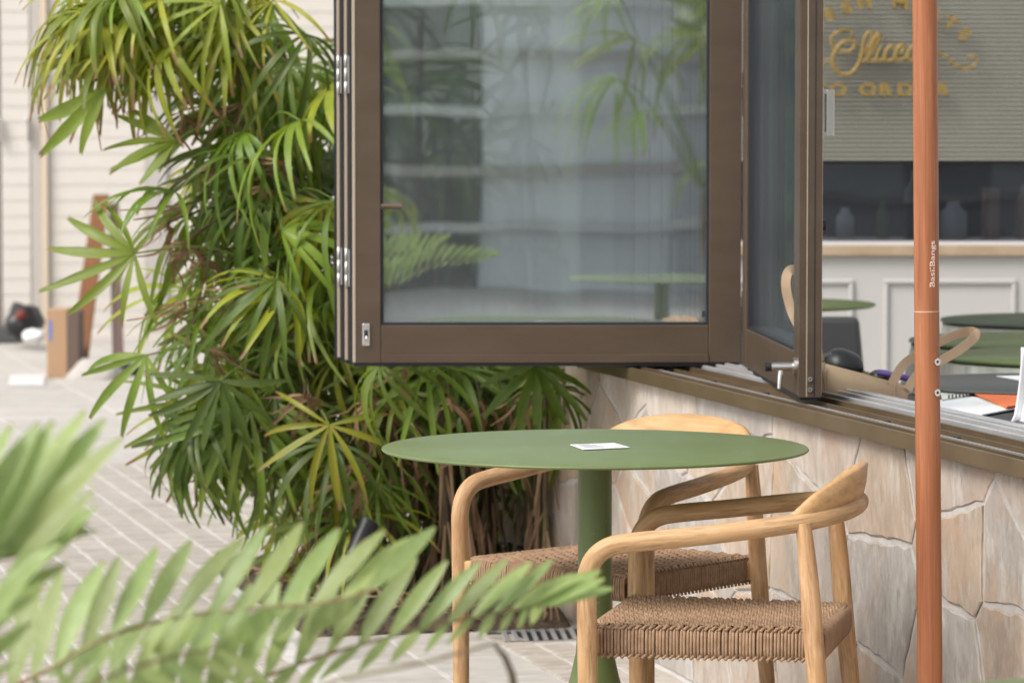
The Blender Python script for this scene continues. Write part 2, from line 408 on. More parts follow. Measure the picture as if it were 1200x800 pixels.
for i, p in enumerate(seeds):
    poly = [Vector(q) for q in ((S0,.0),(S1,.0),(S1,WH),(S0,WH))]
    for j, q in enumerate(seeds):
        if i == j: continue
        # anisotropic voronoi
        ax = Vector((1/1.5**2, 1/.95**2)); d = Vector(((q.x-p.x)*ax.x, (q.y-p.y)*ax.y)); m_ = (p+q)/2
        L_ = d.length
        d = d/L_
        poly = clip(poly, m_-d*.0038, d)
        if len(poly) < 3: break
    if len(poly) < 3: continue
    # roughen outline
    out = []
    for k in range(len(poly)):
        a = poly[k]; b_ = poly[(k+1) % len(poly)]; L_ = (b_-a).length; n_ = max(1, int(L_/.035))
        nn = Vector((-(b_-a).y, (b_-a).x))/max(L_, 1e-6)
        for q in range(n_):
            tt = q/n_; pt = a+(b_-a)*tt
            edge = .0 if (pt.y < .002 or pt.y > WH-.002) else 1
            out.append(pt + nn*rs.uniform(-.001,.007)*edge*(1 if q else 0))
    cen = sum(out, Vector((0,0)))/len(out)
    tilt = (rs.uniform(-.006,.006), rs.uniform(-.006,.006)); dep = rs.uniform(0, .003)
    N_ = len(out)
    v0 = [(.016, q.x, q.y) for q in out]
    v1 = [(-dep+.0022+(q-cen).x*tilt[0]+(q-cen).y*tilt[1], q.x, q.y) for q in out]
    v2 = []
    for q in out:
        r_ = cen+(q-cen)*(1-.004/max((q-cen).length,.02))
        v2.append((-dep+(r_-cen).x*tilt[0]+(r_-cen).y*tilt[1], r_.x, r_.y))
    c_ = Vector((0, cen.x, cen.y))
    sh = lambda L: [Vector(v)-c_ for v in L]
    smb = MB()
    fs = []
    for k in range(N_):
        k2 = (k+1) % N_
        fs += [(k, N_+k, N_+k2, k2), (N_+k, 2*N_+k, 2*N_+k2, N_+k2)]
    fs.append(tuple(range(2*N_, 3*N_)))
    smb.add(sh(v0)+sh(v1)+sh(v2), fs)
    o = smb.build('stone', rs.choice(M_st), wall); o.location = c_
# upper wall beyond the opening
up = wempty('plaster_wall_pier'); tag(up, 'pale plaster wall beyond the folded window panels, behind the palms', 'wall')
mb = MB(); mb.box((.004, .16, WH+.002), (.26, S1, 3.0)); mb.build('pier', M_plaster, up)

# ------------------------------------------------------------------ sill and tracks
sill = wempty('window_sill'); tag(sill, 'long bronze and silver metal window sill with folding window tracks on the stone wall', 'window sill')
S1w = .10
mb = MB(); mb.box((-.03, S0, WH+.003), (-.024, S1w, .752)); mb.box((-.0238, S0, WH+.003), (.0, S1w, .742)); mb.build('fascia', M_bronzeL, sill, .0015)
mb = MB(); mb.box((.0005, S0, WH+.004), (.26, S1w, .738)); mb.build('tray', M_bronzeL, sill)
for k, (a, b_, h) in enumerate(((-.0, .012, .752), (.045,.05,.746), (.085,.09,.748), (.125,.135,.752))):
    mb = MB(); mb.box((a+.001, S0, .7385), (b_, S1w, h)); mb.build('groove_rib', M_alu if k == 1 else M_bronzeL, sill)
mb = MB(); mb.box((.156, S0, .7385), (.166, S1w, .757)); mb.build('track_face', M_alu, sill, .002)
mb = MB(); mb.box((.1665, S0, .7385), (.19, S1w, .750)); mb.build('track_channel', M_bronzeL, sill)
mb = MB(); mb.box((.1905, S0, .7385), (.20, S1w, .760)); mb.box((.212, S0, .7385), (.222, S1w, .763)); mb.build('track_rail', M_alu, sill, .0015)
mb = MB(); mb.box((.2002, S0, .7385), (.2118, S1w, .748)); mb.build('track_slot', M_rubber, sill)
mb = MB(); mb.box((.2225, S0, .7385), (.262, S1w, .758)); mb.build('inner_ledge', M_alu, sill, .002)
for k in range(9):
    mb = MB(); s = -.45-k*.42; mb.box((.062, s, .739), (.072, s+.02, .745)); mb.build('drain_slot', M_rubber, sill)
jm = wempty('window_jamb'); tag(jm, 'dark bronze upright jamb at the end of the window opening, seen through the folded glass', 'window frame')
mb = MB(); mb.box((-.004, .101, .0+WH+.003), (.14, .158, 2.6)); mb.build('jamb', M_bronze, jm, .002)

mb = MB(); mb.box((.05, S0, 2.42), (.28, .1, 2.6)); mb.build('head_rail', M_bronze, jm, .003)

# ------------------------------------------------------------------ window leaves
HB = .764; HT = 2.40
def leaf(p0, ang, width, label, st=.078, sb=.098, th=.05, glass=M_glass, stR=None, gsk=True):
    """local x along the leaf from p0, local y = thickness away from camera"""
    stR = stR or st
    o = empty('folding_window_panel', (p0[0], p0[1], 0), ang)
    tag(o, label, 'window panel', 'bronze folding window panels')
    def bx(name, lo, hi, m, bev=.002):
        mb = MB(); mb.box(lo, hi); return mb.build(name, m, o, bev)
    bx('stile', (0, 0, HB), (st, th, HT), M_bronze)
    bx('stile', (width-stR, 0, HB), (width, th, HT), M_bronze)
    bx('bottom_rail', (st+.0005, .001, HB), (width-stR-.0005, th-.001, HB+sb), M_bronze)
    bx('rail_lip', (st+.0005, -.003, HB+.001), (width-stR-.0005, .0005, HB+.022), M_bronze, .001)
    bx('top_rail', (st+.0005, .001, HT-sb), (width-stR-.0005, th-.001, HT), M_bronze)
    bx('pane', (st-.004, th*.5-.006, HB+sb-.004), (width-stR+.004, th*.5+.006, HT-sb+.004), glass, 0)
    g_ = MB(); z0, z1 = HB+sb, HT-sb
    for (a, b_) in (((st+.0003, .006, z0), (st+.007, th-.006, z1)), ((width-stR-.007, .006, z0), (width-stR-.0003, th-.006, z1)),
                    ((st+.0075, .006, z0+.0003), (width-stR-.0075, th-.006, z0+.007))): g_.box(a, b_)
    g_.build('gasket', M_rubber, o)
    bx('bottom_seal', (.004, .006, HB-.009), (width-.004, th-.004, HB-.0005), M_rubber, 0)
    bx('edge_strip', (.0008, -.002, HB+.002), (.0085, -.0002, HT-.002), M_endcap, .0008)
    bx('edge_gasket', (-.007 if gsk else -.0003, .004, HB-.004), (-.0002, th, HT), M_rubber, 0)
    return o
def hinge(parent, x, y, z, h=.105, r=.0085, pl=.028):
    mb = MB()
    for k in range(3):
        a = z+k*h/3; mb.lathe([(0,a+.001),(r,a+.001),(r,a+h/3-.001),(0,a+h/3-.001)], 14, (x, y, 0))
    mb.box((x, y-.002, z+.004), (x+pl, y+.001, z+h-.004))
    if pl > .02: mb.box((x-pl, y-.003, z+h/3+.002), (x-.0, y+.0, z+2*h/3-.002))
    o_ = mb.build('hinge', M_hinge, parent); return o_
LA = radians(6.0)
pL = on(413, 428.9, HB-.008); pR = on(868, 428.5, HB-.008)
LA = atan2(pR.y-pL.y, pR.x-pL.x); LW = (pR-pL).length
# main leaf and the leaves stacked behind it
nl = Vector((-sin(LA), cos(LA), 0)); dl = Vector((cos(LA), sin(LA), 0))
leaf1 = leaf(pL, LA, LW, 'wide glass window panel facing the viewer, its bronze frame above the green table', st=.074, stR=.083)
stackd = Vector((-.235, 1, 0)).normalized()
for k, lb in ((1, 'second bronze window panel of the stack, edge showing just left of the front panel'), (2, 'rearmost bronze window panel of the stack, against the palm leaves')):
    q = pL + stackd*.108*k
    o = leaf(q, LA, LW*.985, lb, st=.074, stR=.083)
    for z in (.955, 1.46): hinge(o, .0055, -.008, z, .105, .0048, .010)
for z in (.905, 1.465): hinge(leaf1, LW+.013, .035, z-.07 if z < 1 else z-.06, .115, .009)
# small keeper plate at bottom left of the front panel
kp = MB(); kp.box((.026, -.005, HB+.045), (.046, -.0002, HB+.103)); kp.build('keeper_plate', M_steel, leaf1, .002)
kq = MB(); kq.box((.031, -.0058, HB+.066), (.041, -.0051, HB+.086)); kq.build('keeper_slot', M_rubber, leaf1)
kq = MB(); kq.lathe([(0,0),(.003,0),(.003,.012),(0,.012)], 10, (.037,-.008,HB+.058)); kq.build('keeper_pin', M_steel, leaf1)
hb_ = MB(); hb_.tube([(.07,.010,1.171),(.10,.008,1.171),(.130,.006,1.169)], [.0085,.008,.0085], 10); hb_.build('lever_handle', M_bronze, leaf1)
# thin upright ribs with pleats between, closer together to the right, behind the front panel
ps = empty('pleated_screen', (0,0,0)); tag(ps, 'fine vertical ribs and pleats behind the right side of the big pane', 'insect screen')
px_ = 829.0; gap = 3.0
M_ps = glassmat('screen_mesh', (.72,.76,.8), .0, haze=.10, ior=1.02); M_psr = mat('screen_rib', (.10,.11,.13), .6)
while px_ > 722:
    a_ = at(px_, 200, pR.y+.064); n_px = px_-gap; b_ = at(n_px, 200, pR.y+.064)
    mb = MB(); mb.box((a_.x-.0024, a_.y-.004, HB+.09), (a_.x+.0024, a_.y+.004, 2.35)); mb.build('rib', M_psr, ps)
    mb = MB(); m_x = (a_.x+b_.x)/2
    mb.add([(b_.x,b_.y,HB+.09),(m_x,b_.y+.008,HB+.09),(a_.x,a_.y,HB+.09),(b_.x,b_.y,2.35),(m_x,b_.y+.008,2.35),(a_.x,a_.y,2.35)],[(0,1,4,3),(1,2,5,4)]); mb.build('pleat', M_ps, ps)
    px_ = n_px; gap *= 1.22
# second leaf
p2f = on(893, 431.5, HB-.008); p2n = on(962, 468.5, HB-.008)
A2 = atan2(p2f.y-p2n.y, p2f.x-p2n.x); L2 = (p2f-p2n).length
leaf2 = leaf(p2n, A2, L2, 'narrow looking glass window panel swung towards the viewer, lever and handle on its near upright', st=.085, stR=.075, th=.052, glass=M_glass2, gsk=False)
# its near edge (seen face on): end plate
mb = MB(); mb.box((-.004, -.0005, HB-.002), (-.0001, .052, HT)); mb.build('end_face', M_bronze, leaf2, .001)
for y_ in (.016, .034):
    mb = MB(); mb.box((-.0048, y_-.0012, HB), (-.0041, y_+.0012, HT)); mb.build('end_line', M_endcap if y_ > .02 else M_rubber, leaf2)
for z_ in (.016, .040):
    mb = MB(); mb.tube([(-.0075, .026, HB+z_), (-.0035, .026, HB+z_)], .0055, 12); mb.build('screw', M_steel, leaf2)
    mb = MB(); mb.tube([(-.0079, .026, HB+z_), (-.0076, .026, HB+z_)], .002, 8); mb.build('screw_socket', M_rubber, leaf2)
# lever latch on the left face of the second leaf
yv = .052
mb = MB(); mb.tube([(.035, yv-.001, HB+.066), (.035, yv+.008, HB+.066)], .021, 18); mb.build('rose', M_steel, leaf2)
mb = MB(); mb.tube([(.035, yv+.0, HB+.066), (.035, yv+.058, HB+.066)], .0105, 14); mb.build('latch_barrel', M_steel, leaf2)
mb = MB(); mb.tube([(.035, yv+.0585, HB+.066), (.035, yv+.072, HB+.066)], .0105, 12); mb.build('latch_knob', M_black, leaf2)
mb = MB(); mb.tube([(.035, yv+.036, HB+.062), (.032, yv+.038, HB+.04), (.029, yv+.040, HB+.016)], [.006,.0065,.005], 10); mb.build('latch_lever', M_steel, leaf2)
# flat pull handle and little black knob on the room side
mb = MB(); mb.box((.006,-.004,1.352),(.036,-.0006,1.468)); mb.box((.012,-.022,1.357),(.030,-.0045,1.367)); mb.box((.012,-.022,1.453),(.030,-.0045,1.463)); mb.box((.006,-.0285,1.357),(.036,-.0105,1.463)); mb.build('pull_handle', M_steel, leaf2, .0015)
mb = MB(); mb.tube([(.03,-.0008,1.155),(.03,-.012,1.155)], .013, 14); mb.build('lock_knob', M_black, leaf2)
mb = MB(); mb.box((.02,-.0035,1.125),(.04,-.0006,1.175)); mb.build('lock_plate', M_black, leaf2)

# ------------------------------------------------------------------ pedestal tables
def ptable(loc, rt, label, mtop, mleg, group=None, leg=.034):
    o = empty('pedestal_table', loc); tag(o, label, 'table', group)
    mb = MB(); mb.lathe([(0,.738),(rt-.006,.7365),(rt-.0015,.7378),(rt,.740),(rt-.0012,.7425),(rt-.004,.7435),(0,.7435)], 128)
    mb.build('tabletop', mtop, o)
    pr = [(0,.730),(.11,.730),(.11,.7355),(0,.7355)]; mb = MB(); mb.lathe(pr, 32); mb.build('mounting_plate', mleg, o)
    pr = [(leg,.7295),(leg,.42),(leg*1.03,.37),(leg*1.12,.33),(leg*1.45,.28),(.068,.22),(.098,.15),(.145,.08),(.19,.035),(.215,.014),(.222,.006),(.222,.001),(0,.001)]
    mb = MB(); mb.lathe([(r, z) for r, z in pr], 48); mb.build('pedestal', mleg, o)
    return o
RT = .427
ptable((.166, 7.40, 0), RT, 'round olive green pedestal table outdoors with a small white paper on it', M_green, M_green, 'round pedestal tables')
ptable((.79, 3.955, 0), RT, 'olive green table whose rim just enters the bottom right corner', M_green, M_green, 'round pedestal tables')
cs = [on(668,521.2,.745), on(683.5,527,.745), on(738,524.4,.745), on(720,519.4,.745)]
pc = sum(cs, Vector())/4
mb = MB(); mb.add([c-pc for c in cs]+[c-pc+Vector((0,0,.0012)) for c in cs], [(4,5,6,7),(0,1,5,4),(1,2,6,5),(2,3,7,6),(3,0,4,7)])
note = mb.build('paper_card', M_white); note.location = pc; tag(note, 'small white printed card lying on the middle of the outdoor green table', 'card')
mb = MB()
for k in range(6):
    u0, u1 = .1+.13*k, .1+.13*k+.05
    def bl(u, v): return (cs[0]*(1-u)+cs[1]*u)*(1-v)+(cs[3]*(1-u)+cs[2]*u)*v - pc + Vector((0,0,.0016))
    v1 = .35+.5*random.random()
    mb.add([bl(u0,.12), bl(u1,.12), bl(u1,v1), bl(u0,v1)], [(0,1,2,3)])
mb.build('print', mat('faint_print', (.5,.5,.52), .6), note)

# ------------------------------------------------------------------ armchairs
def make_chair():
    o = empty('armchair')
    rail = [(.265,0,.50),(.265,.0,.545),(.265,.012,.582),(.264,.040,.606),(.262,.085,.616),(.258,.18,.627),(.250,.28,.640),(.232,.355,.650),(.200,.410,.658),(.15,.446,.664),(.08,.466,.667),(0,.472,.668)]
    for s in (-1, 1):
        full = [(.265,.004,.002),(.265,.003,.15),(.265,.002,.3),(.265,.001,.42)] + rail
        pth = smooth_path([(x*s, y, z) for x, y, z in full], 5); n_ = len(pth)
        mb = MB(); mb.tube(pth, [.0166+.0022*min(1,i/14) if i < 30 else .0188-.0016*(i-30)/(n_-30) for i in range(n_)], 18); mb.build('arm_and_front_leg', M_teak, o)
        mb = MB(); mb.tube(smooth_path([(.222*s,.398,.655),(.223*s,.409,.55),(.225*s,.42,.42),(.229*s,.437,.25),(.236*s,.462,.002)], 4), [.0145,.015,.016,.017,.018,.0185,.019,.019,.019,.0188,.0185,.018,.0175,.017,.0165,.016,.016], 16); mb.build('rear_leg', M_teak, o)
    # curved back board standing on the rail
    mb = MB(); K = 28; vs = []; fs = []
    arc = smooth_path([(.226,.362,.654),(.212,.388,.658),(.190,.413,.662),(.148,.440,.668),(.08,.459,.671),(0,.465,.672),(-.08,.459,.671),(-.148,.440,.668),(-.190,.413,.662),(-.212,.388,.658),(-.226,.362,.654)], 3)
    K = len(arc)-1
    for i, p in enumerate(arc):
        u = abs(i/K*2-1); h = .002+.077*(1-u**2.0)**.95
        t = (arc[min(i+1,K)]-arc[max(i-1,0)]).normalized(); nr = Vector((-t.y, t.x, 0)).normalized()
        if nr.y < 0: nr = -nr
        th = .0105*(1-u**6)+.004
        base = Vector((p.x, p.y, p.z-.004)) - nr*.004; top = base + Vector((0,0,h)) + nr*.018*(1-u*u)
        mid = (base+top)/2
        for (q, k) in ((base-nr*th,0),(mid-nr*th*.95,0),(top-nr*th*.55-Vector((0,0,.003)),0),(top,0),(top+nr*th*.6-Vector((0,0,.003)),0),(mid+nr*th,0),(base+nr*th,0)): vs.append(q)
    for i in range(K):
        for k in range(7):
            k2 = (k+1) % 7; fs.append((i*7+k, i*7+k2, (i+1)*7+k2, (i+1)*7+k))
    fs.append(tuple(range(7))[::-1]); fs.append(tuple(K*7+k for k in range(7)))
    mb.add(vs, fs, None, True); mb.build('backrest', M_teakb, o)
    # seat rails
    for (y, w_, nm) in ((.004,.249,'front_rail'), (.420,.210,'rear_rail')):
        mb = MB(); mb.box((-w_, y-.011, .402), (w_, y+.011, .445)); mb.build(nm, M_teakb, o, .005)
    # woven seat: side cords wrap each edge
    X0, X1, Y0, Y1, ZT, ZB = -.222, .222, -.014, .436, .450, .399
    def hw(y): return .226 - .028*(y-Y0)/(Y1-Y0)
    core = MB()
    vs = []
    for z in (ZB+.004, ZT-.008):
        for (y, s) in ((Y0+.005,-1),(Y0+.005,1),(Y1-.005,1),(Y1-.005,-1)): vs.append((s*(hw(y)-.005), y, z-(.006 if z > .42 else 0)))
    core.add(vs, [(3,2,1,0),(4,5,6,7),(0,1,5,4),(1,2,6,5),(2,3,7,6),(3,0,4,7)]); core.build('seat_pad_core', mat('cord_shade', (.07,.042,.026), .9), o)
    def wrap(mb, cx, cy, ox, oy, j):
        "cord over an edge at (cx,cy); (ox,oy) is the outward direction"
        r = .0031
        pts = []
        for (a, z) in ((-.075,ZT-.001),(-.03,ZT+.001),(-.008,ZT+.0),(-.001,ZT-.006),(0,ZT-.02),(0,(ZT+ZB)/2),(0,ZB+.012),(-.003,ZB+.001),(-.02,ZB-.002)):
            pts.append((cx+ox*a + (-oy)*j*(.3 if z > ZT-.004 else 1), cy+oy*a+ox*j, z))
        mb.tube(pts, [r]*9, 6, caps=False)
    mb = MB()
    n1 = 68
    for k in range(n1):
        y = Y0+.008+(Y1-Y0-.016)*k/(n1-1)
        for s in (-1, 1): wrap(mb, s*hw(y), y, s, 0, random.uniform(-.0008,.0008))
    n2 = 66
    for k in range(n2):
        u = -1+2*k/(n2-1)
        for (y, s) in ((Y0,-1),(Y1,1)): wrap(mb, u*(hw(y)-.008), y, 0, s, random.uniform(-.0008,.0008))
    so_ = mb.build('edge_cord', M_cord, o); so_['kind'] = 'stuff'
    # lacing knots along the top and bottom edge
    mb = MB()
    for (zz, ins) in ((ZT+.002,.006),(ZB-.001,.003)):
        for k in range(34):
            y = Y0+.012+(Y1-Y0-.024)*k/33
            for s in (-1,1):
                x = s*(hw(y)-ins); mb.tube([(x+s*.006,y-.005,zz-.003),(x+s*.001,y,zz+.002),(x-s*.008,y+.004,zz+.001)], .0033, 6, caps=True)
    so_ = mb.build('lacing', M_cord, o); so_['kind'] = 'stuff'
    # top weave
    mb = MB(); rows = 30
    for r_ in range(rows):
        y = Y0+.022+(Y1-Y0-.044)*r_/(rows-1)
        for dd in (-.0028, .0028):
            pts = []; n_ = 72; W_ = hw(y)-.010
            for i in range(n_+1):
                x = -W_+2*W_*i/n_
                ph = (i+4*(r_ % 2))*pi/4
                pts.append((x, y+dd+.0022*sin(ph), ZT-.002+.0072*cos(ph)))
            mb.tube(pts, .0034, 5, caps=False)
    # crossing cords
    for c_ in range(22):
        x = (-1+2*c_/21)*.2
        pts = [(x*(hw(Y0+.015+(Y1-Y0-.03)*i/12)/.226), Y0+.015+(Y1-Y0-.03)*i/12, ZT+.0005) for i in range(13)]
        mb.tube(pts, .0026, 5, caps=False)
    so_ = mb.build('woven_seat', M_cord, o); so_['kind'] = 'stuff'
    return o
chair = make_chair()
tag(chair, 'near teak armchair with woven cord seat, side on at the right of the table', 'chair', 'teak armchairs at the green table')
# local +y = towards the back, local +x = width
def place(o, fc, back):
    o.location = (fc[0], fc[1], 0); o.rotation_euler = (0, 0, atan2(-back[0], back[1]))
place(chair, (.139+.265*.21, 6.85+.265*.978), (.978, -.21))
ch2 = copy_tree(chair); place(ch2, (.082, 7.82), (.68, .733))
ch2['label'] = 'far teak armchair with woven cord seat, partly hidden behind the green tabletop'

# ------------------------------------------------------------------ umbrella pole
pole = empty('umbrella_pole', (0,0,0)); YP = 7.0
pa, pb, pc_ = at(1083.5, -60, YP), at(1086, 365, YP), at(1090, 830, YP)
bot = pc_ + (pc_-pb)*((pc_.z-.06)/(pb.z-pc_.z)); top = pa + (pa-pb)*1.2
pole.location = (bot.x, bot.y, 0); sh = Vector((bot.x, bot.y, 0))
tag(pole, 'tall varnished wooden parasol pole in front of the stone wall at right', 'pole')
mb = MB(); mb.tube([pb-sh+(top-pb)*t for t in (0.0005,.3,.6,1)], .0236, 32, v0=(pb-bot).length); mb.build('upper_pole', M_pole, pole)
mb = MB(); mb.tube([bot-sh+(pb-bot)*t for t in (0,.3,.6,.9995)], .0240, 32); mb.build('lower_pole', M_pole, pole)
mb = MB(); mb.tube([pb-sh-(pb-bot).normalized()*.0016, pb-sh+(pb-bot).normalized()*.0016], .0237, 32); mb.build('joint_ring', mat('pale_joint', (.55,.36,.24), .5), pole)
for py in (423, 459):
    c = at(1097.5, py, YP); ax = at(1088.5 if py > 400 else 1087, py, YP); a = radians(-57)
    d = Vector((cos(a), sin(a), 0)); c = ax + d*.024 - sh
    mb = MB(); mb.tube([c-d*.001, c+d*.0022], .0072, 14); mb.build('screw', M_steel, pole)
    mb = MB(); mb.tube([c+d*.0023, c+d*.0026], .0026, 8); mb.build('screw_socket', M_rubber, pole)
mb = MB(); mb.lathe([(0,0),(.26,0),(.27,.01),(.27,.05),(.24,.06),(.05,.065),(.04,.075),(.04,.2),(.028,.2),(.028,.07),(0,.07)], 40); mb.build('base', M_bronze, pole)
def textmesh(s, size, ext=0, bold=0, sx=1, align='CENTER', bev=0, shear=0):
    c = bpy.data.curves.new('t', 'FONT'); c.body = s; c.size = size; c.extrude = ext; c.offset = bold; c.align_x = align; c.bevel_depth = bev; c.shear = shear
    o = bpy.data.objects.new('t', c); C.objects.link(o)
    dg = bpy.context.evaluated_depsgraph_get(); me = bpy.data.meshes.new_from_object(o.evaluated_get(dg))
    bpy.data.objects.remove(o)
    for v in me.vertices: v.co.x *= sx
    return me
tm = textmesh('BasilBangs', .0125, bold=.0001, sx=1.0)
xs = [v.co.x for v in tm.vertices]; L_ = max(xs)-min(xs); sc_ = (336-282)/F*YP/L_
ax = at(1086, 309, YP)-sh; R_ = .0234
for v in tm.vertices:
    zz = v.co.x*sc_; off = -(v.co.y-.004)*1.15            # reads upwards
    a = radians(-90) + .0085/R_ + off/R_*1.0
    v.co = Vector((ax.x+(R_+.0004)*cos(a), ax.y+(R_+.0004)*sin(a), ax.z+zz))
tm.materials.append(mat('pale_print', (.85,.70,.58), .6)); tm.name = 'lettering'
link('lettering', tm, pole)

# ------------------------------------------------------------------ interior
YB = 15.0
def Z(py, Y=YB): return at(600, py, Y).z
def X(px, Y=YB): return (px-600)/F*Y
fl = MB(); fl.add([WL(.27,S0,-.004), WL(8,S0,-.004), WL(8,6.5,-.004), WL(.27,6.5,-.004)], [(0,1,2,3)])
tag(fl.build('interior_floor', mat('interior_tile', (.42,.40,.37), .4, noise=((2,2,2),(.36,.34,.31),.4,.7,4))), kind='structure')
ct = empty('counter', (X(1040), YB, 0)); tag(ct, 'white panelled shop counter with brown marble edge, inside behind the tables', 'counter')
cx = X(1040)
def cbox(nm, x0, x1, y0, y1, z0, z1, m, bev=0, par=None):
    mb = MB(); mb.box((x0-cx, y0-YB, z0), (x1-cx, y1-YB, z1)); return mb.build(nm, m, par or ct, bev)
XL, XR = X(700), X(1420)
cbox('front', XL, XR, YB+.02, YB+.6, 0, Z(300), M_inwall)
cbox('marble_edge', XL, XR, YB-.012, YB+.62, Z(299.5), Z(287.5), M_marble, .003)
cbox('steel_strip', XL, XR, YB+.0, YB+.03, Z(287.3), Z(283), mat('pale_strip', (.6,.59,.6), .4))
for (a, b_) in ((760,884),(905,1001),(1036,1192),(1216,1330)):
    x0, x1 = X(a), X(b_); z1 = Z(327); z0 = .12; w_ = .02
    for (nm, q) in (('moulding', (x0,x1,z1-w_,z1)), ('moulding', (x0,x1,z0,z0+w_)), ('moulding', (x0,x0+w_,z0+w_+.0005,z1-w_-.0005)), ('moulding', (x1-w_,x1,z0+w_+.0005,z1-w_-.0005))):
        cbox(nm, q[0], q[1], YB+.004, YB+.0205, q[2], q[3], M_inwall, .006)
dg_ = empty('display_cabinet', (cx, YB+.06, 0)); tag(dg_, 'long dark glass display front on the counter below the gold lettering', 'display cabinet')
cbox('back_panel', XL, XR, YB+.42, YB+.44, Z(282.5), Z(192), M_dark, 0, dg_)
cbox('dark_pane', XL, XR, YB-.0, YB+.008, Z(282.5), Z(192), M_dgl, 0, dg_)
ORD = 'first second third fourth fifth sixth seventh eighth ninth tenth eleventh twelfth thirteenth fourteenth fifteenth sixteenth seventeenth eighteenth nineteenth twentieth last last last last'.split()
ri = random.Random(11); px_ = 708
while px_ < 1400:
    w0 = ri.uniform(14,34); yy = YB+ri.uniform(.16,.3); zb = Z(282); zt = Z(ri.uniform(196,255)); c_ = (X(px_+w0/2), yy)
    m_ = ri.choice(M_standin); k = ri.random(); mb = MB(); rr = w0/2/F*YB
    if k < .45: mb.lathe([(0,0),(rr,0),(rr,(zt-zb)*.7),(rr*.5,(zt-zb)*.85),(rr*.45,zt-zb),(0,zt-zb)], 16); nm, lb = 'jar', 'jar'
    else: mb.box((-rr,-.05,0),(rr,.05,zt-zb)); nm, lb = 'packet', 'packet'
    ob = mb.build(nm, m_, None, .003 if nm == 'packet' else 0); ob.location = (c_[0], c_[1], zb+.002); gi = len([o_ for o_ in C.objects if o_.get('group') == 'goods in the dark display'])
    tag(ob, '%s %s added behind the dark counter glass in place of its reflections, %s' % (m_.name.split('_')[1], lb, (ORD[gi] + ' item from the left')), lb, 'goods in the dark display')
    px_ += w0+ri.uniform(2,26)
cbox('top_rail', XL, XR, YB-.012, YB+.03, Z(191.8), Z(188), M_black, 0, dg_)
# the jars and packets are added to stand in for reflections in the glass
bl = empty('ribbed_screen', (cx, YB, 0)); tag(bl, 'pale ribbed screen of fine horizontal slats behind the gold lettering', 'screen')
ztop = Z(-160); z = Z(188)+.002
cbox('backing', XL, XR, YB+.034, YB+.05, z, ztop, M_slat, 0, bl)
mb = MB(); k = 0; pitch = 5.35/F*YB
while z+k*pitch < ztop:
    a = z+k*pitch; mb.box((XL-cx, .026, a), (XR-cx, .0335, a+pitch*.30)); k += 1
so_ = mb.build('slats', M_slate, bl); so_['kind'] = 'stuff'
# gold lettering
YT = YB-.03
gl = empty('gold_sign', (X(1034,YT), YT, 0)); tag(gl, 'gold lettering FRESH MEATS Sliced TO ORDER on the ribbed screen', 'sign')
gx = X(1034, YT)
def glyph(ch, px, py, size, rot, sx=1.25, nm='letter'):
    me = textmesh(ch, size, .004, .0030, sx)
    me.materials.append(M_gold)
    ys = [v.co.y for v in me.vertices]; xs = [v.co.x for v in me.vertices]
    cxx = (max(xs)+min(xs))/2; cyy = (max(ys)+min(ys))/2
    for v in me.vertices: v.co.x -= cxx; v.co.y -= cyy
    me.name = 'letter'; p = at(px, py, YT)
    return link(nm, me, gl, Matrix.Translation((p.x-gx, 0, p.z)) @ Matrix.Rotation(rot, 4, 'Y') @ Matrix.Rotation(pi/2, 4, 'X'))
SZ = .066
for i, ch in enumerate('FRESH MEATS'):
    if ch == ' ': continue
    a = (i-5)*radians(8.7); R0 = 140
    glyph(ch, 1034+R0*sin(a), 2+R0*(1-cos(a)), SZ, a)
for ch, px in zip('TOORDER', (960, 982, 1017, 1039, 1061, 1083, 1105)): glyph(ch, px, 105, SZ, 0, 1.3)
def stroke(pts, r, nm='script_stroke'):
    P = [at(x, y, YT-.002) for x, y in pts]; P = smooth_path([(p.x-gx, p.y-YT, p.z) for p in P], 6)
    rr = r if not hasattr(r, '__len__') else [r[0]+(r[1]-r[0])*sin(pi*i/(len(P)-1)) for i in range(len(P))]
    mb = MB(); mb.tube(P, rr, 6); return mb.build(nm, M_gold, gl)
stroke([(1001,43),(996,37),(986,36),(976,42),(975,52),(984,60),(996,60),(1002,53),(998,48),(989,49),(981,57),(976,68),(978,80),(986,87),(997,86),(1005,77),(1010,62),(1013,46),(1018,38),(1023,40),(1020,50),(1013,62),(1009,72)], (.0045,.0085))
stroke([(1009,72),(1018,68),(1027,52),(1031,42),(1027,42),(1021,55),(1017,68),(1020,73),(1027,69)], (.005,.0085))
stroke([(1033,54),(1028,64),(1028,71),(1033,71),(1038,66)], (.005,.0085)); stroke([(1036,47),(1037,46)], .006)
stroke([(1049,57),(1046,53),(1040,58),(1037,66),(1040,72),(1047,69),(1051,65)], (.005,.0085))
stroke([(1050,64),(1057,61),(1060,55),(1056,53),(1051,59),(1049,67),(1053,71),(1061,68),(1066,62)], (.005,.0085))
stroke([(1077,56),(1070,54),(1065,61),(1064,68),(1069,71),(1076,64),(1084,46),(1089,36)], (.005,.0085))
stroke([(1080,55),(1076,66),(1080,71),(1088,66),(1098,63),(1108,66),(1118,75),(1130,81),(1141,78),(1145,71),(1141,66),(1135,67),(1136,71)], (.004,.006))
stroke([(972,70),(962,76),(948,79),(930,78),(920,75),(914,68),(918,62),(924,62)], (.004,.006))

# room end wall and side wall beyond the counter
rm = MB(); rm.box((X(700,15.7), 15.75, 0), (X(1500,15.7)+3, 15.9, 3.2)); tag(rm.build('room_wall', M_plaster), 'plain wall closing the room behind the counter', 'wall')

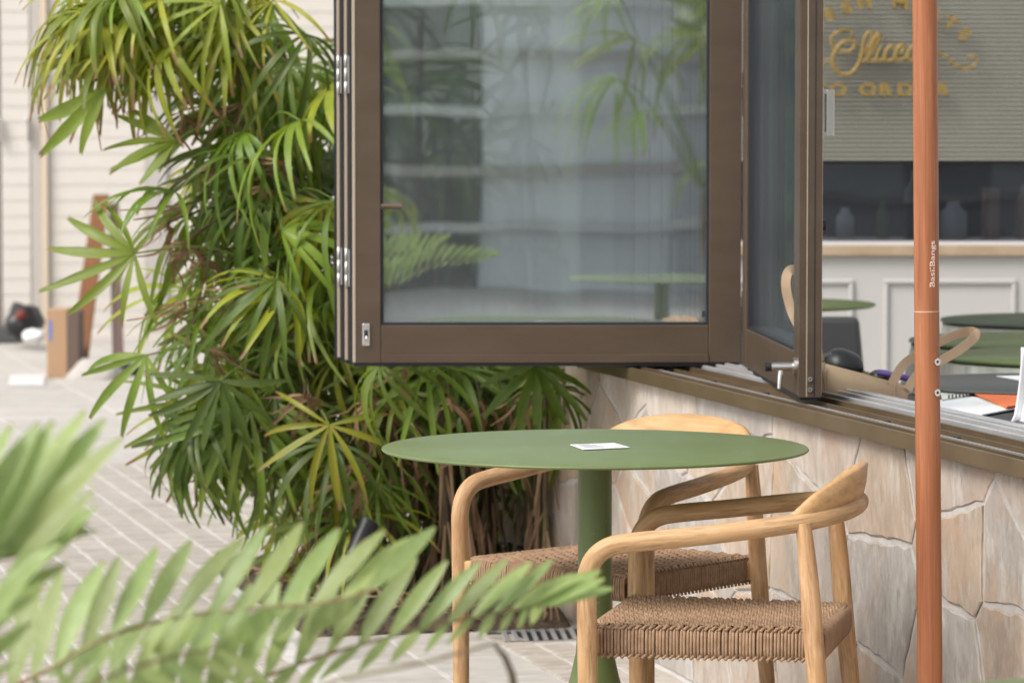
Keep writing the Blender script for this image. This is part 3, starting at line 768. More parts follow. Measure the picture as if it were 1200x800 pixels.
# interior tables
def itable(cxp, cyp, hw_px, label, m, Yc, skirt=False):
    c = at(cxp, cyp, Yc); r = hw_px/F*Yc
    o = empty('indoor_table', (c.x, Yc, 0)); tag(o, label, 'table', 'round tables inside the room'); h = c.z
    mb = MB(); mb.lathe([(0,h-.012),(r-.01,h-.012),(r,h-.006),(r-.003,h),(0,h)], 72); mb.build('tabletop', m, o)
    mb = MB(); mb.lathe([(.03,h-.0125),(.03,.1),(.2,.015),(.22,.001)], 24); mb.build('pedestal', M_dkgreen, o)
    return o
itable(885, 355, 141, 'dark green indoor table seen through and right of the narrow window panel', M_green, 13.0)
itable(1254, 374, 152, 'far dark indoor table right of the parasol pole, highest in the view', M_dkgreen, 12.2)
itable(1233, 398, 168, 'green indoor table with pale cloth skirt, second from the top right of the pole', M_green, 11.1)
itable(1262, 416, 162, 'green indoor table nearer the window, third down right of the pole', M_green, 10.3)
itable(1215, 448, 160, 'charcoal indoor table just inside the window carrying papers', M_dkgrey, 9.35)
def skirt(cxp, cyp, hw_px, Yc, label):
    c = at(cxp, cyp, Yc); r = hw_px/F*Yc-.008
    mb = MB(); n_ = 160; prof = (0,.12,.3,.45)
    vs = []; fs = []
    for d in prof:
        for k in range(n_):
            a = 2*pi*k/n_; rr = r + .0 + (.022*sin(a*24)+.008*sin(a*41+1))*min(1,d*5)+d*.08
            vs.append((rr*cos(a), rr*sin(a), c.z-.016-d))
    for i in range(3):
        for k in range(n_): k2=(k+1)%n_; fs.append((i*n_+k, (i+1)*n_+k, (i+1)*n_+k2, i*n_+k2))
    mb.add(vs, fs, None, True); o = mb.build('tablecloth_skirt', M_cloth); o.location = (c.x, Yc, 0); return tag(o, label, 'tablecloth', 'pale cloth skirts of the indoor tables')
skirt(1254, 374, 152, 12.2, 'pale pleated cloth skirt hanging from the far dark indoor table')
skirt(1233, 398, 168, 11.1, 'pale pleated cloth skirt hanging from the second green indoor table')
skirt(1262, 416, 162, 10.3, 'pale pleated cloth skirt hanging from the third green indoor table')
# dark upholstered chair under the first table
bc = empty('dark_chair', (X(925,12.4), 12.4, 0)); tag(bc, 'dark grey upholstered chair seen through the narrow window panel', 'chair')
zc = Z(372,12.4)
mb = MB(); mb.add([(-.26,-.03,0),(.26,-.03,0),(.26,.02,0),(-.26,.02,0),(-.24,.04,zc-.46),(.24,.04,zc-.46),(.24,.09,zc-.46),(-.24,.09,zc-.46)], [(0,1,5,4),(1,2,6,5),(2,3,7,6),(3,0,4,7),(4,5,6,7)]); 
ob = mb.build('backrest', M_dkgrey, bc, .02); ob.location.z = .46
mb = MB(); mb.box((-.25,-.45,.40),(.25,.03,.459)); mb.build('seat', M_dkgrey, bc, .02)
for x in (-.22,.22):
    for y in (-.42,.0): mb = MB(); mb.tube([(x,y,.40),(x*1.05,y,.0)], [.016,.012], 8); mb.build('leg', M_black, bc)
# papers and folder on the charcoal table
hT = at(1215,448,9.35).z
def sheet(name, pts, h, m, label, cat, th=.0015, group=None):
    P = [on(x, y, h) for x, y in pts]; c = sum(P, Vector())/len(P); n_ = len(P)
    mb = MB(); mb.add([p-c for p in P]+[p-c+Vector((0,0,th)) for p in P], [tuple(range(n_,2*n_))]+[(k,(k+1)%n_,n_+(k+1)%n_,n_+k) for k in range(n_)])
    o = mb.build(name, m); o.location = c; return tag(o, label, cat, group)
sheet('paper_card', [(1168,441),(1196,446),(1240,446),(1215,440)], hT+.001, M_white, 'small white card lying on the charcoal indoor table', 'card')
desk = empty('side_table', tuple(on(1150,492,.70))); dl_ = desk.location.copy(); desk.location.z = 0
tag(desk, 'low dark table just inside the window under the white paper and orange folder', 'table')
P = [on(x, y, .712) for x, y in ((1060,462),(1150,500),(1290,510),(1290,462),(1180,452))]
mb = MB(); q = [p-Vector((dl_.x, dl_.y, 0)) for p in P]; mb.add([p-Vector((0,0,.02)) for p in q]+q, [(5,6,7,8,9)]+[(k,(k+1)%5,5+(k+1)%5,5+k) for k in range(5)]); mb.build('tabletop', M_black, desk)
for k in (0,2,3): p = q[k]*.9; mb = MB(); mb.tube([(p.x,p.y,.69),(p.x,p.y,0)], .015, 8); mb.build('leg', M_black, desk)
sheet('white_paper', [(1098,480),(1150,487),(1196,478),(1186,472),(1140,466),(1100,470)], .716, M_white, 'large white sheet of paper lying inside the window right of the pole', 'paper', .003)
sheet('orange_folder', [(1138,461),(1180,478),(1230,470),(1230,456)], .722, M_orange, 'bright orange folder lying on the white paper at the right edge', 'folder', .004)
sheet('yellow_folder', [(1137,460),(1178,478.6),(1184,477),(1144,460)], .7195, M_yellow, 'yellow card edge showing beneath the orange folder', 'folder', .002)
nb = sheet('spiral_notebook', [(1104,470),(1142,463),(1136,457),(1102,461)], .719, M_cloth, 'grey spiral notebook between pole and orange folder', 'notebook', .004)
for k in range(6):
    p = on(1112+k*4.2, 465.5-k*.4, .725)-nb.location
    mb = MB(); mb.tube([p+Vector((0,-.006,-.002)), p+Vector((0,0,.006)), p+Vector((0,.006,-.002))], .0018, 6); mb.build('binding_ring', M_black, nb)
# white cloth-like menu holder at the right edge
wb = empty('white_apron', tuple(on(1206,500,.70))); b0 = wb.location.copy(); wb.location.z = 0
tag(wb, 'white hanging cloth edge at the right border of the picture, beside the orange folder', 'cloth')
mb = MB(); vs = []; fs = []; 
for i in range(9):
    f_ = i/8; 
    for j in range(13):
        u = j/12; xx = (1189+ (1-f_)*0 + 10*sin(f_*pi*.5)+u*60 - b0.x*0)
        p = at(xx + (0 if f_ > .1 else -3), 497-f_*90, b0.y+.012*sin(u*18)+.01*sin(f_*5)); vs.append(p-Vector((b0.x,b0.y,0)))
for i in range(8):
    for j in range(12): a = i*13+j; fs.append((a,a+1,a+14,a+13))
mb.add(vs, fs, None, True); ob = mb.build('cloth', M_white, wb); sm = ob.modifiers.new('solid','SOLIDIFY'); sm.thickness = .006
mb = MB(); mb.tube([(.12,.03,Z(400,b0.y)),(.12,.03,.0)], .012, 8); mb.build('stand', M_black, wb)

# tote bag inside the window
YG = 8.75
tb = empty('tote_bag', (X(1012,YG), YG, .0)); tag(tb, 'beige canvas tote bag with long handles lying open inside the window', 'bag')
tb0 = Vector((X(1012,YG), YG, 0))
def bp(px, py, Y=YG): return at(px, py, Y)-tb0
mb = MB(); vs = []; fs = []
top_ = [(950,421),(985,431),(1012,438),(1040,446),(1064,458)]; botm = [(946,470),(980,478),(1012,482),(1040,484),(1058,486)]
for side, dy in ((0,-.03),(1,.10)):
    for k in range(5):
        for r_ in range(4):
            f_ = r_/3; x = top_[k][0]*(1-f_)+botm[k][0]*f_; y = top_[k][1]*(1-f_)+botm[k][1]*f_
            vs.append(bp(x, y - (4 if side else 0)*(1-f_), YG+dy*(1 if side else (.6+.4*sin(f_*3)))+.008*sin(k*2.1+f_*4)))
for side in (0,1):
    for k in range(4):
        for r_ in range(3):
            a = side*20+k*4+r_; q = (a,a+4,a+5,a+1); fs.append(q if not side else q[::-1])
for r_ in range(3): fs.append((16+r_, 36+r_, 37+r_, 17+r_)); fs.append((r_, r_+1, 21+r_, 20+r_))
mb.add(vs, fs, None, True); ob = mb.build('bag_body', M_canvas, tb); sm = ob.modifiers.new('solid','SOLIDIFY'); sm.thickness = .003
def strapf(pts, w_px, nm='handle'):
    P = smooth_path([bp(x, y, Y) for x, y, Y in pts], 6); mb = MB(); vs = []; fs = []; w_ = w_px/F*YG
    for i, p in enumerate(P):
        t = (P[min(i+1,len(P)-1)]-P[max(i-1,0)]).normalized(); s_ = t.cross(Vector((.1,1,.2))).normalized()
        vs += [p-s_*w_/2, p+s_*w_/2]
    for i in range(len(P)-1): fs.append((2*i,2*i+1,2*i+3,2*i+2))
    mb.add(vs, fs, None, False); ob = mb.build(nm, M_canvas, tb); sm = ob.modifiers.new('solid','SOLIDIFY'); sm.thickness = .003; return ob
strapf([(1044,452,YG-.02),(1058,428,YG),(1080,412,YG+.02),(1110,396,YG+.03),(1136,388,YG+.05),(1143,393,YG+.03),(1128,407,YG+.0),(1100,424,YG),(1076,438,YG),(1063,457,YG-.02)], 11)
strapf([(962,466,YG-.03),(955,430,YG-.03),(944,398,YG-.02),(928,365,YG),(921,335,YG),(924,318,YG+.01),(934,318,YG+.03),(942,340,YG+.04),(950,380,YG+.04),(962,425,YG+.04)], 11)
mb = MB(); mb.tube([bp(966,424,YG-.033), bp(967,470,YG-.033)], .002, 6); mb.build('seam', M_canvas, tb); mb = MB(); mb.tube([bp(1050,449,YG-.033), bp(1046,480,YG-.033)], .002, 6); mb.build('seam', M_canvas, tb)
def blob(name, px, py, Y, rx, ry, rz, m, label, cat, seed=0, amp=.08, sub=3, parent=None):
    import bmesh
    bm = bmesh.new(); bmesh.ops.create_icosphere(bm, subdivisions=sub, radius=1)
    from mathutils import noise
    for v in bm.verts:
        n_ = noise.noise(v.co*1.6+Vector((seed,0,0))); n2 = noise.noise(v.co*4+Vector((seed,3,0)))
        v.co *= 1+n_*amp*2+n2*amp
        v.co = Vector((v.co.x*rx, v.co.y*ry, v.co.z*rz))
    me = bpy.data.meshes.new(name); bm.to_mesh(me); bm.free(); me.materials.append(m)
    for p in me.polygons: p.use_smooth = True
    o = link(name, me); o.location = at(px, py, Y); return tag(o, label, cat)
blob('black_pouch', 985, 428, YG+.06, .055, .05, .04, M_black, 'rounded black pouch poking out of the beige tote bag', 'pouch', 1, .05)
blob('headphones_cup', 1032, 441, YG+.05, .03, .03, .017, M_black, 'small black round item in the tote bag beside the purple case', 'headphones', 2, .02)
mb = MB(); mb.tube([at(1028,436,YG+.03), at(1066,443.5,YG+.03)], .011, 10, flat=.7); tag(mb.build('purple_case', M_purple), 'slim purple case lying across the mouth of the tote bag', 'case')
# bench that carries the bag
bn = empty('window_bench', tuple(WL(.45,-1.4))); bn.rotation_euler = (0,0,TH); tag(bn, 'low indoor bench under the window carrying the tote bag', 'bench')
hz = at(1000, 480, YG).z - .02
mb = MB(); mb.box((-.16,-1.2,hz-.03),(.25,.5,hz)); mb.build('seat', M_inwall, bn, .004)
for y in (-1.1,.4):
    for x in (-.12,.2): mb = MB(); mb.box((x,y,0),(x+.04,y+.04,hz-.031)); mb.build('leg', M_inwall, bn)

# ------------------------------------------------------------------ far building at left
YF = 23.2
fb = empty('timber_building', (X(60,YF), YF, 0)); fb.rotation_euler = (0,0,radians(3)); 
tag(fb, 'cream building clad in horizontal painted boards, far left background', 'building')
fo = Vector((X(60,YF), 0, 0))
def fx(px): return (px-60)/F*YF
mb = MB(); mb.box((fx(-320), .03, 0), (fx(760), .3, 5)); mb.build('wall_core', M_paintg, fb)
bh = .098
bm_ = {}
def boards(x0, x1, y):
    key = round(x1-x0, 3)
    me = MB().add([(0,0,0),(x1-x0,0,0),(x1-x0,0.0025,bh-.002),(0,.0025,bh-.002),(0,.03,0),(x1-x0,.03,0),(x1-x0,.03,bh-.002),(0,.03,bh-.002)], [(0,1,2,3),(4,5,1,0),(3,2,6,7),(1,5,6,2),(4,0,3,7)]).mesh('board'); me.materials.append(M_paint)
    for k in range(34):
        link('board', me, fb, Matrix.Translation((x0, y, k*bh+.002)))
boards(fx(3), fx(36), -.005); boards(fx(58), fx(170), -.005); boards(fx(197), fx(420), -.005); boards(fx(-300), fx(-14), -.005)
def fbx(nm, a, b_, y0, y1, m, z0=0, z1=4): mb = MB(); mb.box((fx(a), y0, z0), (fx(b_), y1, z1)); return mb.build(nm, m, fb, .004)
fbx('trim', 50, 57, -.04, .03, M_cream); fbx('recess', 37, 49.5, .0, .029, M_paintg); fbx('recess', -13, 2, .0, .029, mat('brown_recess', (.25,.2,.17), .7)); fbx('corner_post', 171, 196, -.03, .03, M_paintg)
fbx('door_pull', 33, 36, -.05, -.02, M_steel, 1.25, 1.4); fbx('door_pull', 0, 4, -.05, -.02, M_steel, 1.25, 1.4)
fbx('plinth', -300, 420, -.035, -.006, M_paint, 0, .05)
# ------------------------------------------------------------------ odds and ends on the floor at left
bxp = on(55, 443, 0); cb = empty('cardboard_box', (bxp.x, bxp.y, 0)); tag(cb, 'tall brown cardboard box standing beside the leaning planks', 'box')
wpx = 24/F*bxp.y; hh = at(60, 363, bxp.y).z
mb = MB(); mb.box((0,0,0),(wpx,.28,hh)); mb.build('carton', M_card, cb, .004)
mb = MB(); mb.box((wpx+.0008,.002,0),(wpx+.06,.27,hh-.01)); mb.build('side_flap', M_cardd, cb)
mb = MB(); mb.box((.012,-.002,hh*.55),(.028,-.0005,hh*.85)); mb.build('print_mark', M_blue, cb)
def leanplank(x0, y0, x1, y1, wpx_, Y0, Y1, m, label, cat='plank'):
    a = at(x0, y0, Y0); b_ = at(x1, y1, Y1); d = (b_-a); w_ = wpx_/F*Y0
    mb = MB(); s_ = Vector((1,0,0))*w_; t_ = Vector((0,.05,.0))
    vs = [Vector(), s_, s_+t_, t_, d, d+s_, d+s_+t_, d+t_]
    mb.add(vs, [(3,2,1,0),(4,5,6,7),(0,1,5,4),(1,2,6,5),(2,3,7,6),(3,0,4,7)]); o = mb.build('leaning_plank', m); o.location = a
    o.modifiers.new('b','BEVEL').width = .004
    return tag(o, label, cat, 'planks leaning on the far wall')
Y1_ = on(90,443,0).y
leanplank(79, 443, 109, 228, 21, Y1_, 22.6, M_plank, 'brown wooden plank leaning against the cream wall beside the cardboard box')
leanplank(132, 436, 127, 238, 13, 20.6, 22.7, mat('dark_plank', (.16,.10,.08), .6), 'darker narrow plank leaning behind the brown one')
blob('white_sack', 112, 441, 19.9, .145, .14, .10, M_sack, 'crumpled white sack slumped at the foot of the planks', 'sack', 5, .12)
blob('black_bag', 150, 442, 20.2, .09, .1, .085, M_black, 'small black bag on the paving right of the white sack', 'bag', 9, .1)
bpk = blob('backpack', 28, 378, 22.6, .12, .15, .115, M_black, 'black and red backpack lying by the far wall', 'backpack', 12, .15)
ob = blob('red_patch', 27, 370, 22.4, .035, .06, .035, M_red, None, None, 4, .1); ob.parent = bpk; ob.matrix_parent_inverse = bpk.matrix_world.inverted(); ob.location = Vector((0,-.11,.05)); ob.matrix_parent_inverse = Matrix()
blob('plastic_bag', 40, 394, 22.3, .07, .08, .05, M_plastic, 'crumpled clear plastic bag on the floor beside the backpack', 'bag', 14, .2)
gp = on(-30, 401, 0); mb = MB(); mb.box((0,0,0),(.29,.3,.11)); o = mb.build('grey_case', M_dkgrey, None, .015); o.location = (gp.x, gp.y-.1, 0); tag(o, 'flat dark grey case on the paving in front of the backpack', 'case')
sheet('white_board', [(10,452),(12,440),(52,440),(52,452)], .004, M_plastic, 'white board lying flat on the paving left of the cardboard box', 'board', .006)

# ------------------------------------------------------------------ lady palms
def strip(mb, pts, ws, side, fold=.25, drop=None):
    "leaf blade along pts; V fold"
    vs = []; fs = []; uv = []; m = len(pts)
    for i, p in enumerate(pts):
        t = (pts[min(i+1,m-1)]-pts[max(i-1,0)]).normalized()
        s_ = (side - t*side.dot(t)).normalized(); nrm = s_.cross(t)
        w_ = ws[i]/2
        vs += [p - s_*w_ + nrm*w_*fold, p - nrm*w_*fold*.6, p + s_*w_ + nrm*w_*fold]
    for i in range(m-1):
        a = i*3; v0, v1 = i/(m-1), (i+1)/(m-1)
        fs += [(a,a+1,a+4,a+3),(a+1,a+2,a+5,a+4)]
        uv += [[(0,v0),(.5,v0),(.5,v1),(0,v1)],[(.5,v0),(1,v0),(1,v1),(.5,v1)]]
    mb.add(vs, fs, uv, True)
def palm_leaf(rng, nseg, spread, L, W, droop, dead=False):
    mb = MB()
    for k in range(nseg):
        u = (k+.5)/nseg*2-1
        a = u*spread/2 + rng.uniform(-.06,.06)
        l = L*(1-.22*abs(u))*rng.uniform(.85,1.08); dr = droop*rng.uniform(.7,1.4)
        d = Vector((sin(a), cos(a), 0))
        pts = []; ws = []; n_ = 8
        wk = W*(1-.25*abs(u))*rng.uniform(.8,1.15)
        side = Vector((cos(a), -sin(a), rng.uniform(-.5,.5)))
        bend = rng.uniform(-.22,.22)
        for i in range(n_+1):
            t = i/n_
            if dead:
                side2 = side; p = d*l*t*.35 + Vector((bend*t*t*l*2 + .01*sin(t*9+k), 0, -l*t*(.5+.4*t)))
            else:
                p = d*l*(t - dr*.35*t**3) + Vector((cos(a),-sin(a),0))*bend*l*t*t + Vector((0,0, .06*l*t - dr*l*t**2.2))
            pts.append(p)
            prof = (.22+.78*min(1,t/.35)**.8)*(1 if t < .6 else 1-(t-.6)/.4*.62)
            ws.append(wk*prof*(.6 if dead else 1))
        strip(mb, pts, ws, side, .45 if dead else .22)
        if not dead and rng.random() < .8:   # two-toothed tip
            p = pts[-1]; t = (pts[-1]-pts[-2]).normalized()
            s_ = (side-t*side.dot(t)).normalized()*ws[-1]/2
            mb.add([p-s_, p-s_*.0, p-s_*.7+t*.012, p+s_*.0, p+s_, p+s_*.6+t*.009], [(0,1,2),(3,4,5)], [[(.2,1),(.5,1),(.3,1)],[(.5,1),(.8,1),(.7,1)]])
    return mb
rp = random.Random(5)
greens = [palm_leaf(rp, rp.choice((7,8,9,10)), radians(rp.uniform(150,250)), rp.uniform(.28,.37), rp.uniform(.018,.029), rp.uniform(.3,1.05)).mesh('leaf') for _ in range(12)]
deads = [palm_leaf(rp, 6, radians(200), rp.uniform(.2,.3), .022, .5, True).mesh('leaf') for _ in range(4)]
variants = {}
for j, m_ in enumerate(M_lg):
    src = deads if j == 3 else greens
    variants[j] = []
    for me in src:
        c = me.copy(); c.materials.append(m_); variants[j].append(c)
clumps = []
for (bx, by, lab) in ((440, 10.75, 'bushy lady palm leaning left over the paving, left of the folded window panels'), (560, 10.65, 'lady palm clump with brown canes behind the green table, under the window panel'), (500, 11.4, 'rear lady palm clump whose fronds show through the window glass')):
    c = empty('lady_palm', (X(bx,by), by, 0)); tag(c, lab, 'palm', 'lady palms in the bed'); clumps.append(c)
stems = []
def cane(ci, px, Y, topx, topy, r=.011):
    a = Vector((X(px, Y), Y, 0)); b_ = at(topx, topy, Y+rp.uniform(-.1,.1)); mid = (a+b_)/2 + Vector(((b_.x-a.x)*-.18, 0, .05))
    P = smooth_path([a, a*.75+b_*.25+Vector(((b_.x-a.x)*-.12,0,0)), mid, b_], 5)
    mb = MB(); P2 = [p-clumps[ci].location for p in P]
    rr = [r*(1.15 if i % 3 == 0 else .95)*(1-.35*i/len(P2)) for i in range(len(P2))]
    mb.tube(P2, rr, 8); mb.build('cane', M_cane, clumps[ci]); stems.append((ci, P))
for k in range(9): cane(0, rp.uniform(370,470), rp.uniform(10.4,11.0), rp.uniform(200,370), rp.uniform(-60,360), rp.uniform(.010,.015))
for k in range(17): x = rp.uniform(450,645); cane(1, x, rp.uniform(10.35,11.0), x+rp.uniform(-40,40), rp.uniform(-40,560), rp.uniform(.009,.017))
for k in range(14): x = rp.uniform(440,650); cane(1, x, rp.uniform(10.2,10.8), x+rp.uniform(-25,25), rp.uniform(380,600), rp.uniform(.005,.009))
for k in range(8): x = rp.uniform(430,610); cane(2, x, rp.uniform(11.1,11.8), x+rp.uniform(-90,70), rp.uniform(-80,200), rp.uniform(.010,.014))
def palmleaf(hub, kind, axis, roll=0, scale=1, ci=None, petiole=True, up=None, me=None):
    best = None
    for (c_, P) in stems:
        if ci is not None and c_ != ci: continue
        for p in P:
            d = (hub-p).length + (0 if p.z < hub.z+.05 else .4)
            if best is None or d < best[0]: best = (d, c_, p)
    _, c_, p = best
    me = me or rp.choice(variants[kind]); axis = axis.normalized()
    up = up or Vector((rp.uniform(-.3,.3), rp.uniform(-.8,-.1), 1)); z = (up - axis*up.dot(axis)).normalized(); x = axis.cross(z)
    R = Matrix((x, axis, z)).transposed().to_4x4()
    o = link('leaf', me, clumps[c_], Matrix.Translation(hub-clumps[c_].location) @ R @ Matrix.Rotation(roll, 4, 'Y') @ Matrix.Scale(scale, 4))
    if petiole:
        a = p - hub; n_ = 5
        P = smooth_path([a, a*.5+Vector((0,0,.05)), Vector((0,0,0))], 3)
        mb = MB(); inv = (R @ Matrix.Rotation(roll,4,'Y') @ Matrix.Scale(scale,4)).to_3x3().inverted()
        mb.tube([inv @ q for q in P], [.0028/scale]*len(P), 5); mb.build('petiole', M_pet if kind != 3 else M_cane, o)
    return o
def region(n_, x0, x1, y0, y1, Y0, Y1, kinds, ax=(-.3,-.6,-.4), jit=.7, sc=(.8,1.15), ci=None, roll=.6):
    for _ in range(n_):
        hub = at(rp.uniform(x0,x1), rp.uniform(y0,y1), rp.uniform(Y0,Y1))
        axis = Vector(ax)+Vector((rp.uniform(-jit,jit), rp.uniform(-jit,jit)*.7, rp.uniform(-jit,jit)*.6))
        palmleaf(hub, rp.choice(kinds), axis, rp.uniform(-roll,roll), rp.uniform(*sc), ci)
# upper left yellow-green sprays
region(20, 95, 190, -40, 62, 10.3, 10.7, [2,1,2,1], (-1,-.35,-.22), .25, (.75,1.0), 0, .4)
region(20, 150, 300, -50, 60, 10.3, 10.8, [2,1,2,1,2], (-1,-.3,-.25), .35, (.85,1.05), 0, .4)
region(16, 200, 380, -40, 80, 10.3, 11.0, [1,2,0], (-.6,-.5,-.4), .6, (.85,1.1), 0)
# middle column
region(42, 235, 400, 60, 250, 10.2, 11.2, [0,0,1,0,1,2], (-.5,-.6,-.3), .7, (.8,1.1))
region(42, 215, 410, 230, 400, 10.2, 11.1, [0,0,1,1,0,2], (-.6,-.6,-.4), .7, (.8,1.1))
region(26, 235, 430, 380, 520, 10.2, 10.9, [0,0,1,0,2], (-.4,-.6,-.6), .6, (.8,1.05))
region(14, 215, 330, 400, 520, 10.2, 10.6, [0,0,1], (-.4,-.5,-.9), .4, (.8,1.0))
region(22, 330, 470, 520, 640, 10.3, 11.0, [0,1,0,2], (-.2,-.5,-.6), .7, (.7,.95))
# behind the window panels (seen through glass)
region(38, 420, 690, -30, 430, 10.45, 11.6, [0,0,1], (.1,-.7,-.3), .8, (.85,1.15))
# below the window panel
region(24, 420, 655, 395, 470, 10.25, 11.0, [0,0,0,1], (.05,-.4,-.8), .55, (.75,1.0), None)
region(26, 420, 640, 500, 660, 10.5, 11.2, [0,0,0,2,0], (.1,-.5,-.3), .9, (.5,.8), 1)
region(30, 300, 620, 40, 560, 11.1, 11.8, [0,1], (-.1,-.6,-.3), .9, (.9,1.2), 2)
# dead leaves
region(15, 430, 650, 440, 560, 10.2, 10.7, [3], (.0,-.5,-.6), .4, (.7,1.1), 1)
region(6, 380, 470, 540, 640, 10.3, 10.6, [3], (.0,-.5,-.6), .4, (.7,1.1))
region(12, 215, 400, 120, 520, 10.15, 10.4, [3], (-.1,-.2,-.9), .2, (.7,.95), 0)
for (x, y) in ((212,130),(196,262),(218,285),(262,330),(280,120),(236,300),(300,250),(340,360),(330,200)): palmleaf(at(x, y, 10.4), 3, Vector((0,-.4,-.8)), 0, .8, 0)
# single leaves that stand out
def special(n_, spr, L_, W_, dr, kind):
    me = palm_leaf(rp, n_, radians(spr), L_, W_, dr).mesh('leaf'); me.materials.append(M_lg[kind]); return me
palmleaf(at(158,297,10.25), 1, Vector((-.95,-.15,-.25)), 0, 1, 0, True, Vector((-.2,-1,.35)), special(8, 200, .28, .030, .25, 1))
palmleaf(at(124,106,10.25), 1, Vector((-.75,-.1,-.75)), 0, 1, 0, True, Vector((-.3,-1,.2)), special(3, 50, .25, .045, .2, 1))
palmleaf(at(172,416,10.25), 1, Vector((-.6,-.15,-.9)), 0, 1, 0, True, Vector((-.2,-1,.3)), special(6, 150, .27, .025, .3, 0))
palmleaf(at(258,446,10.2), 0, Vector((-.2,-.1,-1)), 0, 1, 0, True, Vector((0,-1,.2)), special(9, 200, .25, .028, .15, 0))
palmleaf(at(386,498,10.05), 2, Vector((-.15,-.3,-.8)), 0, 1, 0, True, Vector((0,-1,.5)), special(8, 260, .26, .022, .35, 2))
palmleaf(at(330,270,10.2), 1, Vector((.6,-.15,-.1)), 0, 1, 0, True, Vector((0,-.7,.8)), special(7, 150, .30, .026, .4, 1))
palmleaf(at(628,428,10.02), 0, Vector((0,-.2,-1)), 0, 1, 1, True, Vector((0,-1,.2)), special(7, 170, .24, .028, .3, 0))
palmleaf(at(205,165,10.3), 1, Vector((-1,-.1,-.1)), 0, 1, 0, True, Vector((0,-1,.5)), special(6, 120, .22, .030, .1, 1))
def fan(px, py, Y, kind, ax, sc_=1, roll=0, ci=0, v=None): return palmleaf(at(px, py, Y), kind, Vector(ax), roll, sc_, ci)
fan(205, 225, 10.35, 0, (-.9,-.3,.1), .9, .4)
fan(362, 462, 10.15, 3, (0,-.4,-.9), .9, 0, 0); None
fan(700, 440, 10.0, 0, (.5,-.2,-.9), .5, .5, 1) if False else None
fan(655, 455, 10.1, 0, (.6,-.4,-.8), .6, .2, 1); fan(470, 430, 10.0, 3, (0,-.3,-.9), .8, 0, 1); fan(500, 425, 10.0, 1, (.3,-.4,-.9), .85, .2, 1); fan(445,428,10.0,1,(-.5,-.4,-.8),.9,0,1)
# leaf litter in the bed
mb = MB()
for _ in range(260):
    t = rp.uniform(BED[0]+.05, BED[1]-.05); s = rp.uniform(BED[2]+.02, 1.3); p = WL(t, s, .03+rp.uniform(0,.05)); a = rp.uniform(0,6.28); l = rp.uniform(.04,.14)
    d = Vector((cos(a), sin(a), rp.uniform(-.3,.5)))
    strip(mb, [p, p+d*l*.5+Vector((0,0,.01)), p+d*l], [.004,.014,.004], Vector((-sin(a),cos(a),rp.uniform(-.6,.6))), .3)
lit = mb.build('leaf_litter', M_lg[3]); tag(lit, 'dry brown fallen palm leaves covering the bed', 'leaf litter', kind='stuff')
# hanging dry strands on the canes
mb = MB()
for (c_, P) in stems:
    if c_ != 1: continue
    for _ in range(7):
        p = rp.choice(P[2:12]).copy(); l = rp.uniform(.12,.35); dx = rp.uniform(-.06,.06)
        p.z = min(p.z, .95)
        strip(mb, [p-clumps[1].location, p+Vector((dx*.5,-.03,-l*.4))-clumps[1].location, p+Vector((dx,-.04,-l))-clumps[1].location], [.004,.012,.003], Vector((1,rp.uniform(-1,1),0)), .4)
o = mb.build('dry_sheaths', M_lg[3], clumps[1]); o['kind'] = 'stuff'
# garden spotlight
sp_ = empty('garden_spotlight', (X(424,10.15), 10.15, 0)); tag(sp_, 'small black garden spotlight tilted up among the palm canes', 'spotlight')
mb = MB(); a = at(414,652,10.15)-sp_.location; b_ = at(432,612,10.2)-sp_.location; mb.tube([a, a*.2+b_*.8, b_], [.026,.028,.03], 18); mb.build('lamp_body', M_black, sp_)
mb = MB(); mb.tube([a+Vector((0,0,-.02)), Vector((a.x,0,-.02))], .007, 8); mb.build('stake', M_black, sp_)

